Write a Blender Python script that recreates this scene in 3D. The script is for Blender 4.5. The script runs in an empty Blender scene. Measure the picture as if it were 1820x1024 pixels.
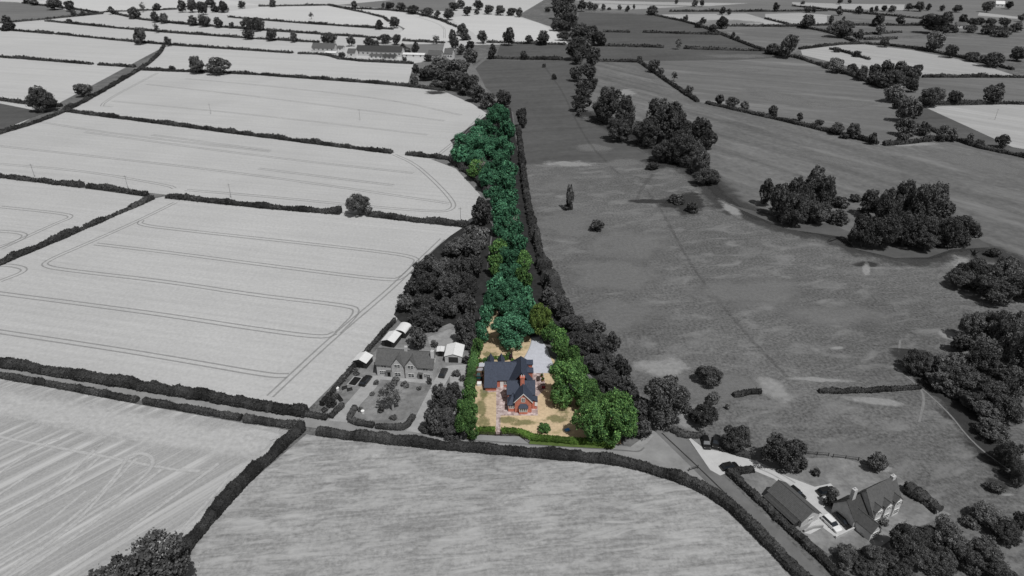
import bpy, bmesh, math, random
import numpy as np
from mathutils import Vector, Matrix
R = math.radians
random.seed(7); RNG = np.random.default_rng(7)
SC = bpy.context.scene
COL = SC.collection

# ------------------------------------------------------------------ camera, sky, sun, exposure
H = 115.0; PITCH = R(28.5); FPX = 1216.0
cam = bpy.data.cameras.new('camera'); cam.sensor_width = 36; cam.lens = 36 * FPX / 1820
cam.clip_start = 1; cam.clip_end = 20000
cam_o = bpy.data.objects.new('camera', cam); COL.objects.link(cam_o)
cam_o.location = (0, 0, H); cam_o.rotation_euler = (R(90) - PITCH, 0, 0)
SC.camera = cam_o
cam.dof.use_dof = True; cam.dof.focus_distance = 200; cam.dof.aperture_fstop = 0.085
SUN_DIR = Vector((0.54, -0.84, 0.0)).normalized(); SUN_EL = R(61)
w = bpy.data.worlds.new('World'); SC.world = w; w.use_nodes = True
nt = w.node_tree; bg = nt.nodes['Background']
sky = nt.nodes.new('ShaderNodeTexSky'); sky.sky_type = 'NISHITA'; sky.sun_disc = False
sky.sun_elevation = SUN_EL; sky.sun_rotation = math.atan2(SUN_DIR.x, SUN_DIR.y)
hs = nt.nodes.new('ShaderNodeHueSaturation'); hs.inputs['Saturation'].default_value = 0.06
nt.links.new(sky.outputs[0], hs.inputs['Color']); nt.links.new(hs.outputs[0], bg.inputs['Color'])
bg.inputs['Strength'].default_value = 0.05
sl = bpy.data.lights.new('sun', 'SUN'); sl.energy = 3.15; sl.angle = R(0.5); sl.color = (1, 0.995, 0.985)
so = bpy.data.objects.new('sun', sl); COL.objects.link(so)
sv = Vector((SUN_DIR.x * math.cos(SUN_EL), SUN_DIR.y * math.cos(SUN_EL), math.sin(SUN_EL)))
so.rotation_euler = sv.to_track_quat('Z', 'Y').to_euler(); so.location = (0, 0, 300)
SC.view_settings.view_transform = 'Standard'; SC.view_settings.look = 'None'
SC.view_settings.gamma = 1; SC.view_settings.exposure = 0.0; SC.view_settings.use_curve_mapping = False
SC.cycles.transparent_max_bounces = 24; SC.cycles.max_bounces = 4; SC.cycles.diffuse_bounces = 3

# ------------------------------------------------------------------ geometry of the survey: photograph point -> ground point
FW = Vector((0, math.cos(PITCH), -math.sin(PITCH))); UP = Vector((0, math.sin(PITCH), math.cos(PITCH)))
def at(px, py, z=0.0):
    d = FW + Vector((1, 0, 0)) * ((px - 910) / FPX) - UP * ((py - 512) / FPX)
    t = (z - H) / d.z
    return Vector((d.x * t, d.y * t, z))
def depth(p): return (Vector(p) - Vector((0, 0, H))).dot(FW)
def height_for(px, py0, py1):          # height of an upright whose foot is at py0 and whose top shows at py1
    b = at(px, py0); lo, hi = 0, 60
    for _ in range(40):
        m = (lo + hi) / 2; q = Vector((b.x, b.y, m)) - Vector((0, 0, H))
        y = 512 - FPX * q.dot(UP) / q.dot(FW)
        if y > py1: lo = m
        else: hi = m
    return lo

# ------------------------------------------------------------------ helpers
def tag(o, label=None, cat=None, group=None, kind=None):
    if label: o['label'] = label
    if cat: o['category'] = cat
    if group: o['group'] = group
    if kind: o['kind'] = kind
    return o
def link(name, me, parent=None, mats=()):
    for m in mats: me.materials.append(m)
    o = bpy.data.objects.new(name, me); COL.objects.link(o)
    if parent: o.parent = parent
    return o
def empty(name, loc=(0, 0, 0), rz=0.0, label=None, cat=None, group=None):
    o = bpy.data.objects.new(name, None); COL.objects.link(o)
    o.empty_display_size = 0.5
    o.location = loc; o.rotation_euler = (0, 0, rz)
    return tag(o, label, cat, group)
def mesh(name, v, f):
    me = bpy.data.meshes.new(name)
    if isinstance(v, np.ndarray): v = v.tolist()
    if isinstance(f, np.ndarray): f = f.tolist()
    me.from_pydata(v, [], f); me.update(); return me
class MB:
    def __init__(s): s.v = []; s.f = []
    def quadset(s, v, f):
        n = len(s.v); s.v += [tuple(p) for p in v]; s.f += [[i + n for i in q] for q in f]
    def box(s, x0, x1, y0, y1, z0, z1):
        s.quadset([(x0,y0,z0),(x1,y0,z0),(x1,y1,z0),(x0,y1,z0),(x0,y0,z1),(x1,y0,z1),(x1,y1,z1),(x0,y1,z1)],
                  [(3,2,1,0),(4,5,6,7),(0,1,5,4),(1,2,6,5),(2,3,7,6),(3,0,4,7)])
    def prism(s, poly, dz):          # polygon (3D) swept down by dz
        n = len(poly); top = [tuple(p) for p in poly]; bot = [(p[0], p[1], p[2] - dz) for p in poly]
        s.quadset(top + bot, [list(range(n)), list(range(2*n-1, n-1, -1))] + [(i, i+n, (i+1) % n + n, (i+1) % n) for i in range(n)])
    def tube(s, a, b, r0, r1, n=6):
        a = Vector(a); b = Vector(b); d = (b - a).normalized()
        x = d.orthogonal().normalized(); y = d.cross(x)
        v = []
        for p, r in ((a, r0), (b, r1)):
            for i in range(n):
                t = 2*math.pi*i/n; v.append(p + x*math.cos(t)*r + y*math.sin(t)*r)
        s.quadset(v, [(i, (i+1) % n, (i+1) % n + n, i+n) for i in range(n)] + [list(range(n-1, -1, -1)), list(range(n, 2*n))])
    def build(s, name, m, parent=None):
        me = mesh(name, s.v, s.f)
        bm = bmesh.new(); bm.from_mesh(me); bmesh.ops.recalc_face_normals(bm, faces=bm.faces); bm.to_mesh(me); bm.free()
        return link(name, me, parent, [m])
ONES = ['zeroth','first','second','third','fourth','fifth','sixth','seventh','eighth','ninth','tenth','eleventh','twelfth','thirteenth','fourteenth','fifteenth','sixteenth','seventeenth','eighteenth','nineteenth']
TENS = {20:'twent',30:'thirt',40:'fort',50:'fift',60:'sixt',70:'sevent',80:'eight',90:'ninet'}
def ordinal(n):
    if n < 20: return ONES[n]
    t = n // 10 * 10
    return TENS[t] + 'ieth' if n == t else TENS[t] + 'y ' + ONES[n - t]

# ------------------------------------------------------------------ materials
def newmat(name):
    m = bpy.data.materials.new(name); m.use_nodes = True
    n = m.node_tree.nodes; l = m.node_tree.links
    b = n['Principled BSDF']; b.inputs['Roughness'].default_value = 0.85
    b.inputs['Specular IOR Level'].default_value = 0.15
    return m, n, l, b
def g3(v): return (v, v, v, 1)
def c4(c): return g3(c) if isinstance(c, (int, float)) else (c[0], c[1], c[2], 1)
def mul(c, k): return tuple(min(1, x * k) for x in c4(c)[:3]) + (1,)
def noise(n, l, vec, scale, detail=4, rough=0.6, dist=0.0):
    t = n.new('ShaderNodeTexNoise'); t.inputs['Scale'].default_value = scale
    t.inputs['Distortion'].default_value = dist; t.inputs['Detail'].default_value = detail; t.inputs['Roughness'].default_value = rough
    l.new(vec, t.inputs['Vector']); return t.outputs['Fac']
def ramp(n, l, fac, a, b, ca, cb):
    r = n.new('ShaderNodeValToRGB'); r.color_ramp.elements[0].position = a; r.color_ramp.elements[1].position = b
    r.color_ramp.elements[0].color = c4(ca); r.color_ramp.elements[1].color = c4(cb)
    l.new(fac, r.inputs['Fac']); return r.outputs['Color']
def mixc(n, l, a, b, fac, mode='MIX'):
    x = n.new('ShaderNodeMix'); x.data_type = 'RGBA'; x.blend_type = mode
    if isinstance(fac, (int, float)): x.inputs['Factor'].default_value = fac
    else: l.new(fac, x.inputs['Factor'])
    l.new(a, x.inputs['A']); l.new(b, x.inputs['B']); return x.outputs['Result']
def mapping(n, l, rz=0, scale=(1, 1, 1)):
    t = n.new('ShaderNodeTexCoord'); m = n.new('ShaderNodeMapping'); m.vector_type = 'TEXTURE'
    m.inputs['Rotation'].default_value = (0, 0, rz); m.inputs['Scale'].default_value = scale
    l.new(t.outputs['Object'], m.inputs['Vector']); return m.outputs['Vector']
def field_mat(name, base, ang=0.0, along=60.0, across=3.0, amp=0.10, mott=0.12, mscale=0.03, fine=0.10, fscale=0.9, pale=None, palecut=(0.56, 0.7), pstretch=(60, 18), dist=0.0):
    """ground cover: long streaks along ang, broad mottling, fine grain, optional pale worn patches"""
    m, n, l, b = newmat(name)
    v = mapping(n, l)
    sv_ = mapping(n, l, ang, (along, across, 1))
    st = ramp(n, l, noise(n, l, sv_, 1.0, 3, dist=dist), 0.3, 0.7, 1 - amp, 1 + amp)
    mo = ramp(n, l, noise(n, l, v, mscale, 6, .65), 0.3, 0.7, 1 - mott, 1 + mott)
    fi = ramp(n, l, noise(n, l, v, fscale, 4, .7), 0.3, 0.7, 1 - fine, 1 + fine)
    rgb = n.new('ShaderNodeRGB'); rgb.outputs[0].default_value = c4(base)
    c = mixc(n, l, rgb.outputs[0], st, 1.0, 'MULTIPLY'); c = mixc(n, l, c, mo, 1.0, 'MULTIPLY'); c = mixc(n, l, c, fi, 1.0, 'MULTIPLY')
    if pale is not None:
        pv = mapping(n, l, ang, (pstretch[0], pstretch[1], 1))
        pf = ramp(n, l, noise(n, l, pv, 1.0, 7, .62, dist), palecut[0], palecut[1], 0, 1)
        p = n.new('ShaderNodeRGB'); p.outputs[0].default_value = c4(pale)
        c = mixc(n, l, c, p.outputs[0], pf)
    l.new(c, b.inputs['Base Color']); b.inputs['Roughness'].default_value = 0.95; b.inputs['Specular IOR Level'].default_value = 0.05
    return m
def plain(name, c, rough=0.7, var=0.12, scale=1.5, spec=0.2, metal=0.0):
    m, n, l, b = newmat(name); v = mapping(n, l)
    col = ramp(n, l, noise(n, l, v, scale, 5, .65), 0.3, 0.7, mul(c, 1 - var), mul(c, 1 + var))
    l.new(col, b.inputs['Base Color']); b.inputs['Roughness'].default_value = rough; b.inputs['Specular IOR Level'].default_value = spec
    b.inputs['Metallic'].default_value = metal
    return m
def leaf_mat(name, c, c2=None, var=0.35):
    """foliage: every leaf cluster its own tone, every tree its own tone"""
    m, n, l, b = newmat(name); c2 = c2 or mul(c, 1.7)
    ge = n.new('ShaderNodeNewGeometry'); oi = n.new('ShaderNodeObjectInfo')
    col = ramp(n, l, ge.outputs['Random Per Island'], 0.0, 1.0, mul(c, 0.6), c2)
    tv = ramp(n, l, oi.outputs['Random'], 0, 1, 1 - var, 1 + var)
    col = mixc(n, l, col, tv, 1.0, 'MULTIPLY')
    ta = n.new('ShaderNodeAttribute'); ta.attribute_name = 'tone'
    col = mixc(n, l, col, ramp(n, l, ta.outputs['Fac'], 0, 1, .55, 1.45), 1.0, 'MULTIPLY')
    l.new(col, b.inputs['Base Color']); b.inputs['Roughness'].default_value = 0.65; b.inputs['Specular IOR Level'].default_value = 0.12
    return m
def brick_mat(name, c1, c2, mortar, sc=1.0):
    m, n, l, b = newmat(name); t = n.new('ShaderNodeTexCoord')
    bt = n.new('ShaderNodeTexBrick'); bt.inputs['Color1'].default_value = c4(c1); bt.inputs['Color2'].default_value = c4(c2); bt.inputs['Mortar'].default_value = c4(mortar)
    bt.inputs['Scale'].default_value = 2.2 * sc; bt.inputs['Mortar Size'].default_value = 0.018
    mp = n.new('ShaderNodeMapping'); mp.inputs['Rotation'].default_value = (R(90), 0, 0)
    l.new(t.outputs['Object'], mp.inputs['Vector']); l.new(mp.outputs[0], bt.inputs['Vector'])
    nz = ramp(n, l, noise(n, l, t.outputs['Object'], 1.3, 5), .3, .7, 0.82, 1.15)
    l.new(mixc(n, l, bt.outputs['Color'], nz, 1.0, 'MULTIPLY'), b.inputs['Base Color']); b.inputs['Roughness'].default_value = .9
    return m
def roof_mat(name, c, rough=0.7):
    m, n, l, b = newmat(name); t = n.new('ShaderNodeTexCoord')
    wv = n.new('ShaderNodeTexWave'); wv.bands_direction = 'Z'; wv.inputs['Scale'].default_value = 1.6; wv.inputs['Distortion'].default_value = 0.6
    l.new(t.outputs['Object'], wv.inputs['Vector'])
    a = ramp(n, l, wv.outputs['Fac'], 0, 1, mul(c, .82), mul(c, 1.08))
    nz = ramp(n, l, noise(n, l, t.outputs['Object'], 2.2, 5, .7), .3, .7, 0.75, 1.25)
    l.new(mixc(n, l, a, nz, 1.0, 'MULTIPLY'), b.inputs['Base Color']); b.inputs['Roughness'].default_value = rough
    b.inputs['Specular IOR Level'].default_value = .25
    return m
def dirang(a, b):
    p = at(*a); q = at(*b); return math.atan2(q.y - p.y, q.x - p.x)

def soft_mat(name, c, strength=1.0, nscale=.35, namp=.9):
    """worn or trodden ground, and painted shadow, that fades out at its rim"""
    m, n, l, b = newmat(name); v = mapping(n, l)
    col = ramp(n, l, noise(n, l, v, .8, 5, .7), .3, .7, mul(c, .8), mul(c, 1.15)); l.new(col, b.inputs['Base Color']); b.inputs['Roughness'].default_value = .95
    at_ = n.new('ShaderNodeAttribute'); at_.attribute_name = 'fade'
    nz = noise(n, l, v, nscale, 6, .68)
    a = n.new('ShaderNodeMath'); a.operation = 'MULTIPLY_ADD'; l.new(nz, a.inputs[0]); a.inputs[1].default_value = namp * 2; a.inputs[2].default_value = -namp
    s_ = n.new('ShaderNodeMath'); s_.operation = 'ADD'; l.new(a.outputs[0], s_.inputs[0]); l.new(at_.outputs['Fac'], s_.inputs[1])
    k = n.new('ShaderNodeMapRange'); k.interpolation_type = 'SMOOTHSTEP'; k.inputs['From Min'].default_value = .15; k.inputs['From Max'].default_value = .75; k.inputs['To Max'].default_value = strength
    l.new(s_.outputs[0], k.inputs['Value'])
    z = n.new('ShaderNodeMath'); z.operation = 'MULTIPLY'; l.new(k.outputs[0], z.inputs[0])
    e = n.new('ShaderNodeMapRange'); e.inputs['From Max'].default_value = .12; l.new(at_.outputs['Fac'], e.inputs['Value']); l.new(e.outputs[0], z.inputs[1])
    t = n.new('ShaderNodeBsdfTransparent'); x = n.new('ShaderNodeMixShader'); l.new(z.outputs[0], x.inputs[0]); l.new(t.outputs[0], x.inputs[1]); l.new(b.outputs[0], x.inputs[2])
    l.new(x.outputs[0], n['Material Output'].inputs['Surface']); return m
M = {}
A_N = dirang((80, 475), (620, 545))       # drilling direction of the northern crop fields
M['crop'] = field_mat('crop_field', 0.435, A_N, 90, 2.2, .06, .07, .014, .11, .9)
M['crop_far'] = field_mat('far_crop_field', 0.45, A_N, 150, 6, .06, .05, .006, .04, .3)
M['crop_pale'] = field_mat('pale_crop_field', 0.51, A_N, 150, 6, .05, .05, .006, .04, .3)
M['crop_right'] = field_mat('right_crop_field', 0.36, dirang((1500, 95), (1750, 125)), 150, 6, .12, .08, .006, .04, .3)
M['stubble'] = field_mat('stubble_field', 0.315, dirang((30, 950), (330, 790)), 200, .75, .12, .08, .02, .14, 1.6, pale=.49, palecut=(.48, .63), pstretch=(260, 2.6))
M['hay'] = field_mat('mown_hay_field', 0.275, dirang((560, 900), (1000, 862)), 9, .9, .22, .20, .07, .26, 1.0, pale=.41, palecut=(.48, .70), pstretch=(8, 2.4), dist=.7)
A_P = dirang((930, 300), (1160, 285))
M['ground'] = field_mat('rough_pasture', 0.125, A_P, 9, 3, .10, .18, .02, .50, 1.1, pale=.225, palecut=(.50, .76), pstretch=(12, 6), dist=.5)
M['past_dark'] = field_mat('dark_pasture', 0.095, A_P, 60, 7, .12, .16, .012, .12, .25, pale=.15, palecut=(.66, .85), pstretch=(70, 14))
M['past_mid'] = field_mat('streaked_pasture', 0.14, dirang((1380, 290), (1800, 420)), 80, 8, .20, .16, .012, .20, .3, pale=.24, palecut=(.54, .80), pstretch=(90, 18))
M['past_far'] = field_mat('far_pasture', 0.15, dirang((1150, 130), (1500, 160)), 120, 9, .14, .12, .01, .08, .2, pale=.27, palecut=(.55, .78), pstretch=(90, 16))
M['past_pale'] = field_mat('pale_far_pasture', 0.17, A_N, 120, 9, .10, .12, .008, .06, .2)
M['grey_grass'] = field_mat('rough_grass', 0.16, 0, 6, 4, .1, .2, .06, .25, .8, pale=.2, palecut=(.58, .8), pstretch=(9, 6))
M['dark_floor'] = plain('dark_soil', 0.028, .95, .4, .4)  # dark soil under the woods
M['asphalt'] = plain('asphalt', 0.25, .9, .22, .16)
M['asphalt2'] = plain('worn_asphalt', 0.15, .9, .25, .14)
M['verge'] = plain('verge_grass', 0.27, .95, .25, .5)
M['gravel_grey'] = plain('pale_gravel', 0.48, .9, .08, .5)
M['drive_grey'] = plain('grey_drive', 0.33, .9, .15, .5)
M['track'] = soft_mat('tramline_soil', 0.29, .5, .25, .25)
M['swath'] = soft_mat('straw_swath', 0.52, .75, .12, .45)
M['bare'] = soft_mat('bare_worn_ground', 0.30, .85, .12, .9)
M['bare_dim'] = soft_mat('thin_dry_grass', 0.215, .6, .08, .9)
M['scrub'] = soft_mat('scrub_and_shadow_ground', 0.045, .85, .15, .9)  # dark scrub; also the colour of one painted cast shadow
M['bank'] = soft_mat('reedy_bank', .06, .8, .15, .7)
M['path'] = soft_mat('trodden_path', 0.26, .75, .15, .3)
M['path_dark'] = soft_mat('dark_trodden_path', 0.07, .16, .1, .5)
M['green_patch'] = soft_mat('green_grass_patch', (.19, .20, .085), .55, .6, 1.15)
M['garden_grey'] = field_mat('grey_lawn', 0.19, 0, 5, 4, .08, .3, .12, .2, .9, pale=.29, palecut=(.5, .7), pstretch=(8, 5))
M['ditch'] = plain('ditch_bank', 0.03, .95, .35, .25)
M['rough_bank'] = plain('reed_bank', 0.085, .95, .35, .3)
M['lawn'] = field_mat('parched_lawn', (.54, .42, .275), 0, 7, 2.2, .07, .16, .10, .16, 1.1, pale=(.24, .22, .10), palecut=(.55, .74), pstretch=(5.5, 4.0))
M['paving'] = None
M['gravel_blue'] = plain('stone_gravel', (.50, .51, .56), .9, .09, .9)
M['green_bank'] = plain('mown_grass_bank', (.085, .125, .035), .95, .25, .7)
M['leaf_dark'] = leaf_mat('dark_grey_leaves', 0.066)
M['leaf_mid'] = leaf_mat('mid_grey_leaves', 0.092)
M['leaf_pale'] = leaf_mat('pale_grey_leaves', 0.15)
M['leaf_hedge'] = leaf_mat('grey_hedge_leaves', 0.045, var=.15)
M['leaf_teal'] = leaf_mat('teal_green_leaves', (.030, .108, .070), (.100, .255, .140, 1), .25)
M['leaf_green'] = leaf_mat('green_leaves', (.038, .112, .044), (.145, .265, .080, 1), .25)
M['leaf_lime'] = leaf_mat('lime_green_leaves', (.052, .108, .030), (.175, .240, .065, 1), .2)
M['leaf_bright'] = leaf_mat('bright_hedge_leaves', (.055, .12, .025), (.15, .25, .05, 1), .15)
M['leaf_purple'] = leaf_mat('purple_leaves', (.05, .03, .045), (.12, .07, .09, 1), .1)
M['bark'] = plain('grey_bark', 0.09, .9, .3, 2)
M['bark_pale'] = plain('bleached_bark', 0.30, .9, .2, 2)
M['bark_green'] = plain('pale_dead_wood', (.40, .37, .33), .9, .2, 2)
M['brick'] = brick_mat('red_brick', (.60, .18, .12), (.48, .14, .09), (.52, .34, .28))
M['brick_grey'] = brick_mat('grey_brick', .50, .45, .52)
M['slate'] = roof_mat('blue_slate', (.050, .061, .090))
M['roof_grey'] = roof_mat('grey_roof_tiles', 0.105)
M['roof_dark'] = roof_mat('dark_roof_tiles', 0.055)
M['roof_mid'] = roof_mat('mid_grey_roof_tiles', 0.10)
M['sheet'] = plain('pale_sheet_roof', 0.68, .6, .05, .8)
M['white'] = plain('white_paint', (.80, .80, .79), .5, .03, 2)
M['white_grey'] = plain('pale_render', 0.62, .7, .08, 1)
M['dark_wood'] = plain('dark_timber', 0.035, .8, .25, 1.5)
M['glass'] = plain('window_glass', (.02, .024, .03), .12, .1, 1, .6)
M['brown'] = plain('brown_timber', (.10, .052, .04), .8, .2, 3)
M['teal'] = plain('teal_cover', (.03, .15, .16), .6, .15, 2)
M['black_paint'] = plain('black_car_paint', 0.012, .25, .1, 1, .5)
M['grey_paint'] = plain('dark_grey_car_paint', 0.03, .3, .1, 1, .5)
M['white_car'] = plain('white_car_paint', 0.72, .3, .03, 1, .5)
M['rubber'] = plain('rubber', 0.012, .9, .2, 3)
M['lamp'] = plain('lamp_lens', 0.6, .2, .05, 2, .5)
M['steel'] = plain('grey_steel', 0.35, .4, .1, 2, .5)
M['iron'] = plain('dark_iron_railing', (.055, .04, .035), .7, .2, 2)
M['terracotta'] = plain('terracotta', (.40, .17, .09), .8, .15, 3)
M['red_paint'] = plain('dark_red_enamel', (.16, .02, .025), .5, .15, 3)
M['blue_paint'] = plain('blue_plastic', (.10, .32, .62), .5, .1, 3)
M['lead'] = plain('lead_flashing', 0.30, .5, .15, 2)
M['pole'] = plain('weathered_pole', 0.24, .9, .2, 2)
def paving():
    m, n, l, b = newmat('stone_paving'); v = mapping(n, l)
    bt = n.new('ShaderNodeTexVoronoi'); bt.inputs['Scale'].default_value = 1.5; l.new(v, bt.inputs['Vector'])
    sep = n.new('ShaderNodeSeparateColor'); l.new(bt.outputs['Color'], sep.inputs[0])
    a = ramp(n, l, sep.outputs[0], 0, 1, (.26, .19, .18), (.56, .47, .45))
    nz = ramp(n, l, noise(n, l, v, .5, 5, .7), .3, .7, 0.8, 1.2)
    l.new(mixc(n, l, a, nz, 1.0, 'MULTIPLY'), b.inputs['Base Color']); return m
M['paving'] = paving()

# ------------------------------------------------------------------ ground, fields, roads
def struct(o): o['kind'] = 'structure'; return o
me = mesh('ground', [(-9000, -3000, 0), (9000, -3000, 0), (9000, 9000, 0), (-9000, 9000, 0)], [(0, 1, 2, 3)])
struct(link('ground', me, None, [M['ground']]))
ZL = [0.02]; DEC = [0]; LAID = []
def inside(x, y, poly):
    c = False; n = len(poly)
    for i in range(n):
        (x0, y0), (x1, y1) = poly[i][:2], poly[i - 1][:2]
        if (y0 > y) != (y1 > y) and x < (x1 - x0) * (y - y0) / (y1 - y0) + x0: c = not c
    return c
def decal_z(pts):                   # a soft decal lies just above the highest sheet under it
    DEC[0] += 1; z = .004
    for px, py in pts:
        q = at(px, py)
        for poly in LAID:
            if poly[0][2] > z and inside(q.x, q.y, poly): z = poly[0][2]
    return z + .004 + (DEC[0] % 17) * 0.003
def sheet(name, m, pts, dz=0.004):
    ZL[0] += dz; z = ZL[0]
    v = [tuple(at(x, y)[:2]) + (z,) for x, y in pts]
    LAID.append(v); me = mesh(name, v, [list(range(len(v)))])
    if me.polygons[0].normal.z < 0: me.flip_normals()
    return struct(link(name, me, None, [M[m]]))
def chaikin(p, n=2):
    for _ in range(n):
        q = [p[0]]
        for a, b in zip(p[:-1], p[1:]): q += [a * .75 + b * .25, a * .25 + b * .75]
        q.append(p[-1]); p = q
    return p
SOFT = {'bank', 'track', 'swath', 'bare', 'bare_dim', 'scrub', 'path', 'path_dark', 'green_patch'}
def fade(me, vals):
    a = me.attributes.new('fade', 'FLOAT', 'POINT'); a.data.foreach_set('value', vals)
def ribbon_into(vs, fs, pts, width, off, z, smooth=2):
    """strip with three vertices across: rim, middle, rim"""
    p = chaikin([Vector(at(x, y)[:2]) for x, y in pts], smooth)
    base = len(vs)
    for i, q in enumerate(p):
        d = (p[min(i + 1, len(p) - 1)] - p[max(i - 1, 0)])
        d = d.normalized() if d.length > 1e-6 else Vector((1, 0))
        nrm = Vector((-d.y, d.x)); c = q + nrm * off
        a = c + nrm * width / 2; b = c - nrm * width / 2
        vs += [(b.x, b.y, z), (c.x, c.y, z), (a.x, a.y, z)]
        if i:
            k = base + 3 * i; fs += [(k - 3, k, k + 1, k - 2), (k - 2, k + 1, k + 2, k - 1)]
def ribbon(name, m, pts, width, smooth=2, dz=0.004):
    vs, fs = [], []
    if m in SOFT: z = decal_z(pts)
    else: ZL[0] += dz; z = ZL[0]
    ribbon_into(vs, fs, pts, width, 0, z, smooth)
    me = mesh(name, vs, fs)
    if m in SOFT: fade(me, [0, 1, 0] * (len(vs) // 3))
    return struct(link(name, me, None, [M[m]]))
def tracks(lines, m='track', gap=0.95, width=0.55, name='wheel_tracks', smooth=2):
    if m in SOFT: width *= 1.9
    for pts in lines:
        vs, fs = [], []
        if m in SOFT: z = decal_z(pts)
        else: ZL[0] += .004; z = ZL[0]
        if gap:
            for s in (-1, 1): ribbon_into(vs, fs, pts, width, s * gap, z, smooth)
        else: ribbon_into(vs, fs, pts, width, 0, z, smooth)
        me = mesh(name, vs, fs)
        if m in SOFT: fade(me, [0, 1, 0] * (len(vs) // 3))
        struct(link(name, me, None, [M[m]]))
def patch(cx, cy, wpx, hpx, m='bare', tilt=0.0, name='bare_or_shadow_patch'):
    """soft rimmed ground patch; its outline breaks up in the material"""
    zz = decal_z([(cx, cy), (cx - wpx * .35, cy), (cx + wpx * .35, cy), (cx, cy - hpx * .35), (cx, cy + hpx * .35)]); c = at(cx, cy); k = 20; vs = [(c.x, c.y, zz)]; fs = []; f = [1.0]
    for r, fv in ((.35, .8), (.7, .42), (1.0, 0)):
        for t in range(k):
            u = math.cos(t * 2 * math.pi / k) * r; v = math.sin(t * 2 * math.pi / k) * r
            q = at(cx + u * wpx / 2, cy + v * hpx / 2 + u * wpx / 2 * tilt); vs.append((q.x, q.y, zz)); f.append(fv)
    for t in range(k): fs.append((0, 1 + t, 1 + (t + 1) % k))
    for g in range(2):
        for t in range(k): a = 1 + g * k + t; b = 1 + g * k + (t + 1) % k; fs.append((a, a + k, b + k, b))
    me = mesh(name, vs, fs); fade(me, f)
    if me.polygons[0].normal.z < 0: me.flip_normals()
    struct(link(name, me, None, [M[m]]))

# far mosaic
sheet('far_crop_field', 'crop_far', [(-1500, -40), (-1500, 60), (-400, 300), (0, 240), (290, 84), (290, 150), (740, 150), (750, 110), (830, 80), (1010, 78), (985, 50), (920, 28), (1000, -20), (900, -60), (-300, -70)], .02)
sheet('crop_field', 'crop', [(-900, 380), (-300, 540), (0, 640), (545, 730), (640, 635), (705, 570), (730, 500), (800, 430), (835, 402), (300, 348), (265, 355), (0, 470), (-200, 560)], .02)
sheet('crop_field', 'crop', [(-900, 210), (-900, 420), (-300, 600), (0, 469), (270, 352), (0, 314)])
sheet('crop_field', 'crop', [(-900, 190), (0, 240), (122, 198), (300, 222), (490, 246), (700, 273), (800, 284), (852, 345), (866, 372), (835, 402), (606, 378), (300, 347), (0, 313), (-900, 220)])
sheet('crop_field', 'crop', [(250, 126), (440, 131), (735, 152), (790, 163), (840, 185), (870, 205), (820, 240), (800, 282), (697, 273), (490, 246), (122, 198), (170, 170)])
sheet('crop_field', 'crop_far', [(292, 82), (520, 95), (577, 98), (612, 107), (738, 113), (722, 152), (440, 131), (252, 125)])
sheet('rough_corner', 'grey_grass', [(765, 283), (800, 284), (875, 350), (866, 372), (852, 345), (810, 300)])
sheet('pasture_field', 'past_dark', [(-300, 170), (0, 184), (60, 196), (90, 197), (0, 232), (-300, 300)])
sheet('pasture_field', 'past_pale', [(-200, -5), (30, 4), (120, 18), (180, 24), (100, 33), (25, 39), (-300, 48)])
for pts in ([(460, 12), (584, 10), (680, 30), (695, 45), (699, 51), (511, 38), (460, 35)], [(612, 14), (716, 19), (775, 32), (813, 49), (808, 74), (714, 72), (700, 68), (720, 51), (691, 36)],
            [(798, 33), (841, 25), (920, 31), (958, 41), (983, 55), (1006, 76), (920, 76), (860, 74), (835, 55)], [(183, 21), (300, 15), (315, 16), (380, 10), (470, 10), (320, -12), (150, -10), (60, 4)], [(380, 24), (470, 12), (460, 33)]):
    sheet('crop_field', 'crop_pale', pts)
sheet('pasture_field', 'past_pale', [(600, 9), (740, -4), (810, 0), (810, 12), (790, 20), (716, 18)])
sheet('paddock', 'past_pale', [(665, 80), (790, 78), (785, 98), (700, 95), (650, 92)])
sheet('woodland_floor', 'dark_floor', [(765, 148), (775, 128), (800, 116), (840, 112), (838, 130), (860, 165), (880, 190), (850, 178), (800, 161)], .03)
sheet('paddock', 'grey_grass', [(735, 113), (830, 100), (850, 130), (870, 170), (790, 158), (725, 150)])
# right-hand pastures
ZL[0] = .03
sheet('pasture_field', 'past_dark', [(850, 107), (1000, 108), (1045, 110), (1035, 200), (1065, 212), (1165, 287), (925, 293), (912, 200), (880, 170), (840, 135)])
sheet('pasture_field', 'past_mid', [(1055, 110), (1138, 112), (1180, 141), (1240, 182), (1310, 197), (1400, 217), (1560, 257), (1680, 246), (1700, 252), (1900, 300), (2300, 420), (2300, 620), (1880, 470), (1760, 440), (1700, 430), (1510, 420), (1300, 370), (1250, 300), (1170, 280), (1070, 215), (1040, 190)])
sheet('pasture_field', 'past_dark', [(1010, 79), (1357, 91), (1410, 101), (1300, 108), (1138, 109), (920, 105), (880, 104), (890, 78)])
sheet('pasture_field', 'past_far', [(1138, 109), (1300, 107), (1413, 102), (1461, 118), (1522, 138), (1571, 158), (1590, 185), (1600, 210), (1600, 240), (1562, 256), (1400, 216), (1310, 196), (1240, 181), (1180, 141)])
sheet('pasture_field', 'past_dark', [(1030, 22), (1165, 27), (1235, 42), (1280, 60), (1357, 90), (1062, 81), (1070, 60), (1025, 40)])
sheet('pasture_field', 'past_far', [(1276, 50), (1420, 48), (1520, 74), (1430, 84), (1408, 96), (1357, 89)])
sheet('pasture_field', 'past_pale', [(990, -10), (1200, -14), (1500, -16), (2200, 20), (2200, 110), (1820, 66), (1640, 52), (1420, 46), (1280, 55), (1165, 26), (1050, 20)])
sheet('crop_field', 'crop_right', [(1066, 7), (1222, 12), (1122, 17), (1062, 15)])
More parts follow.
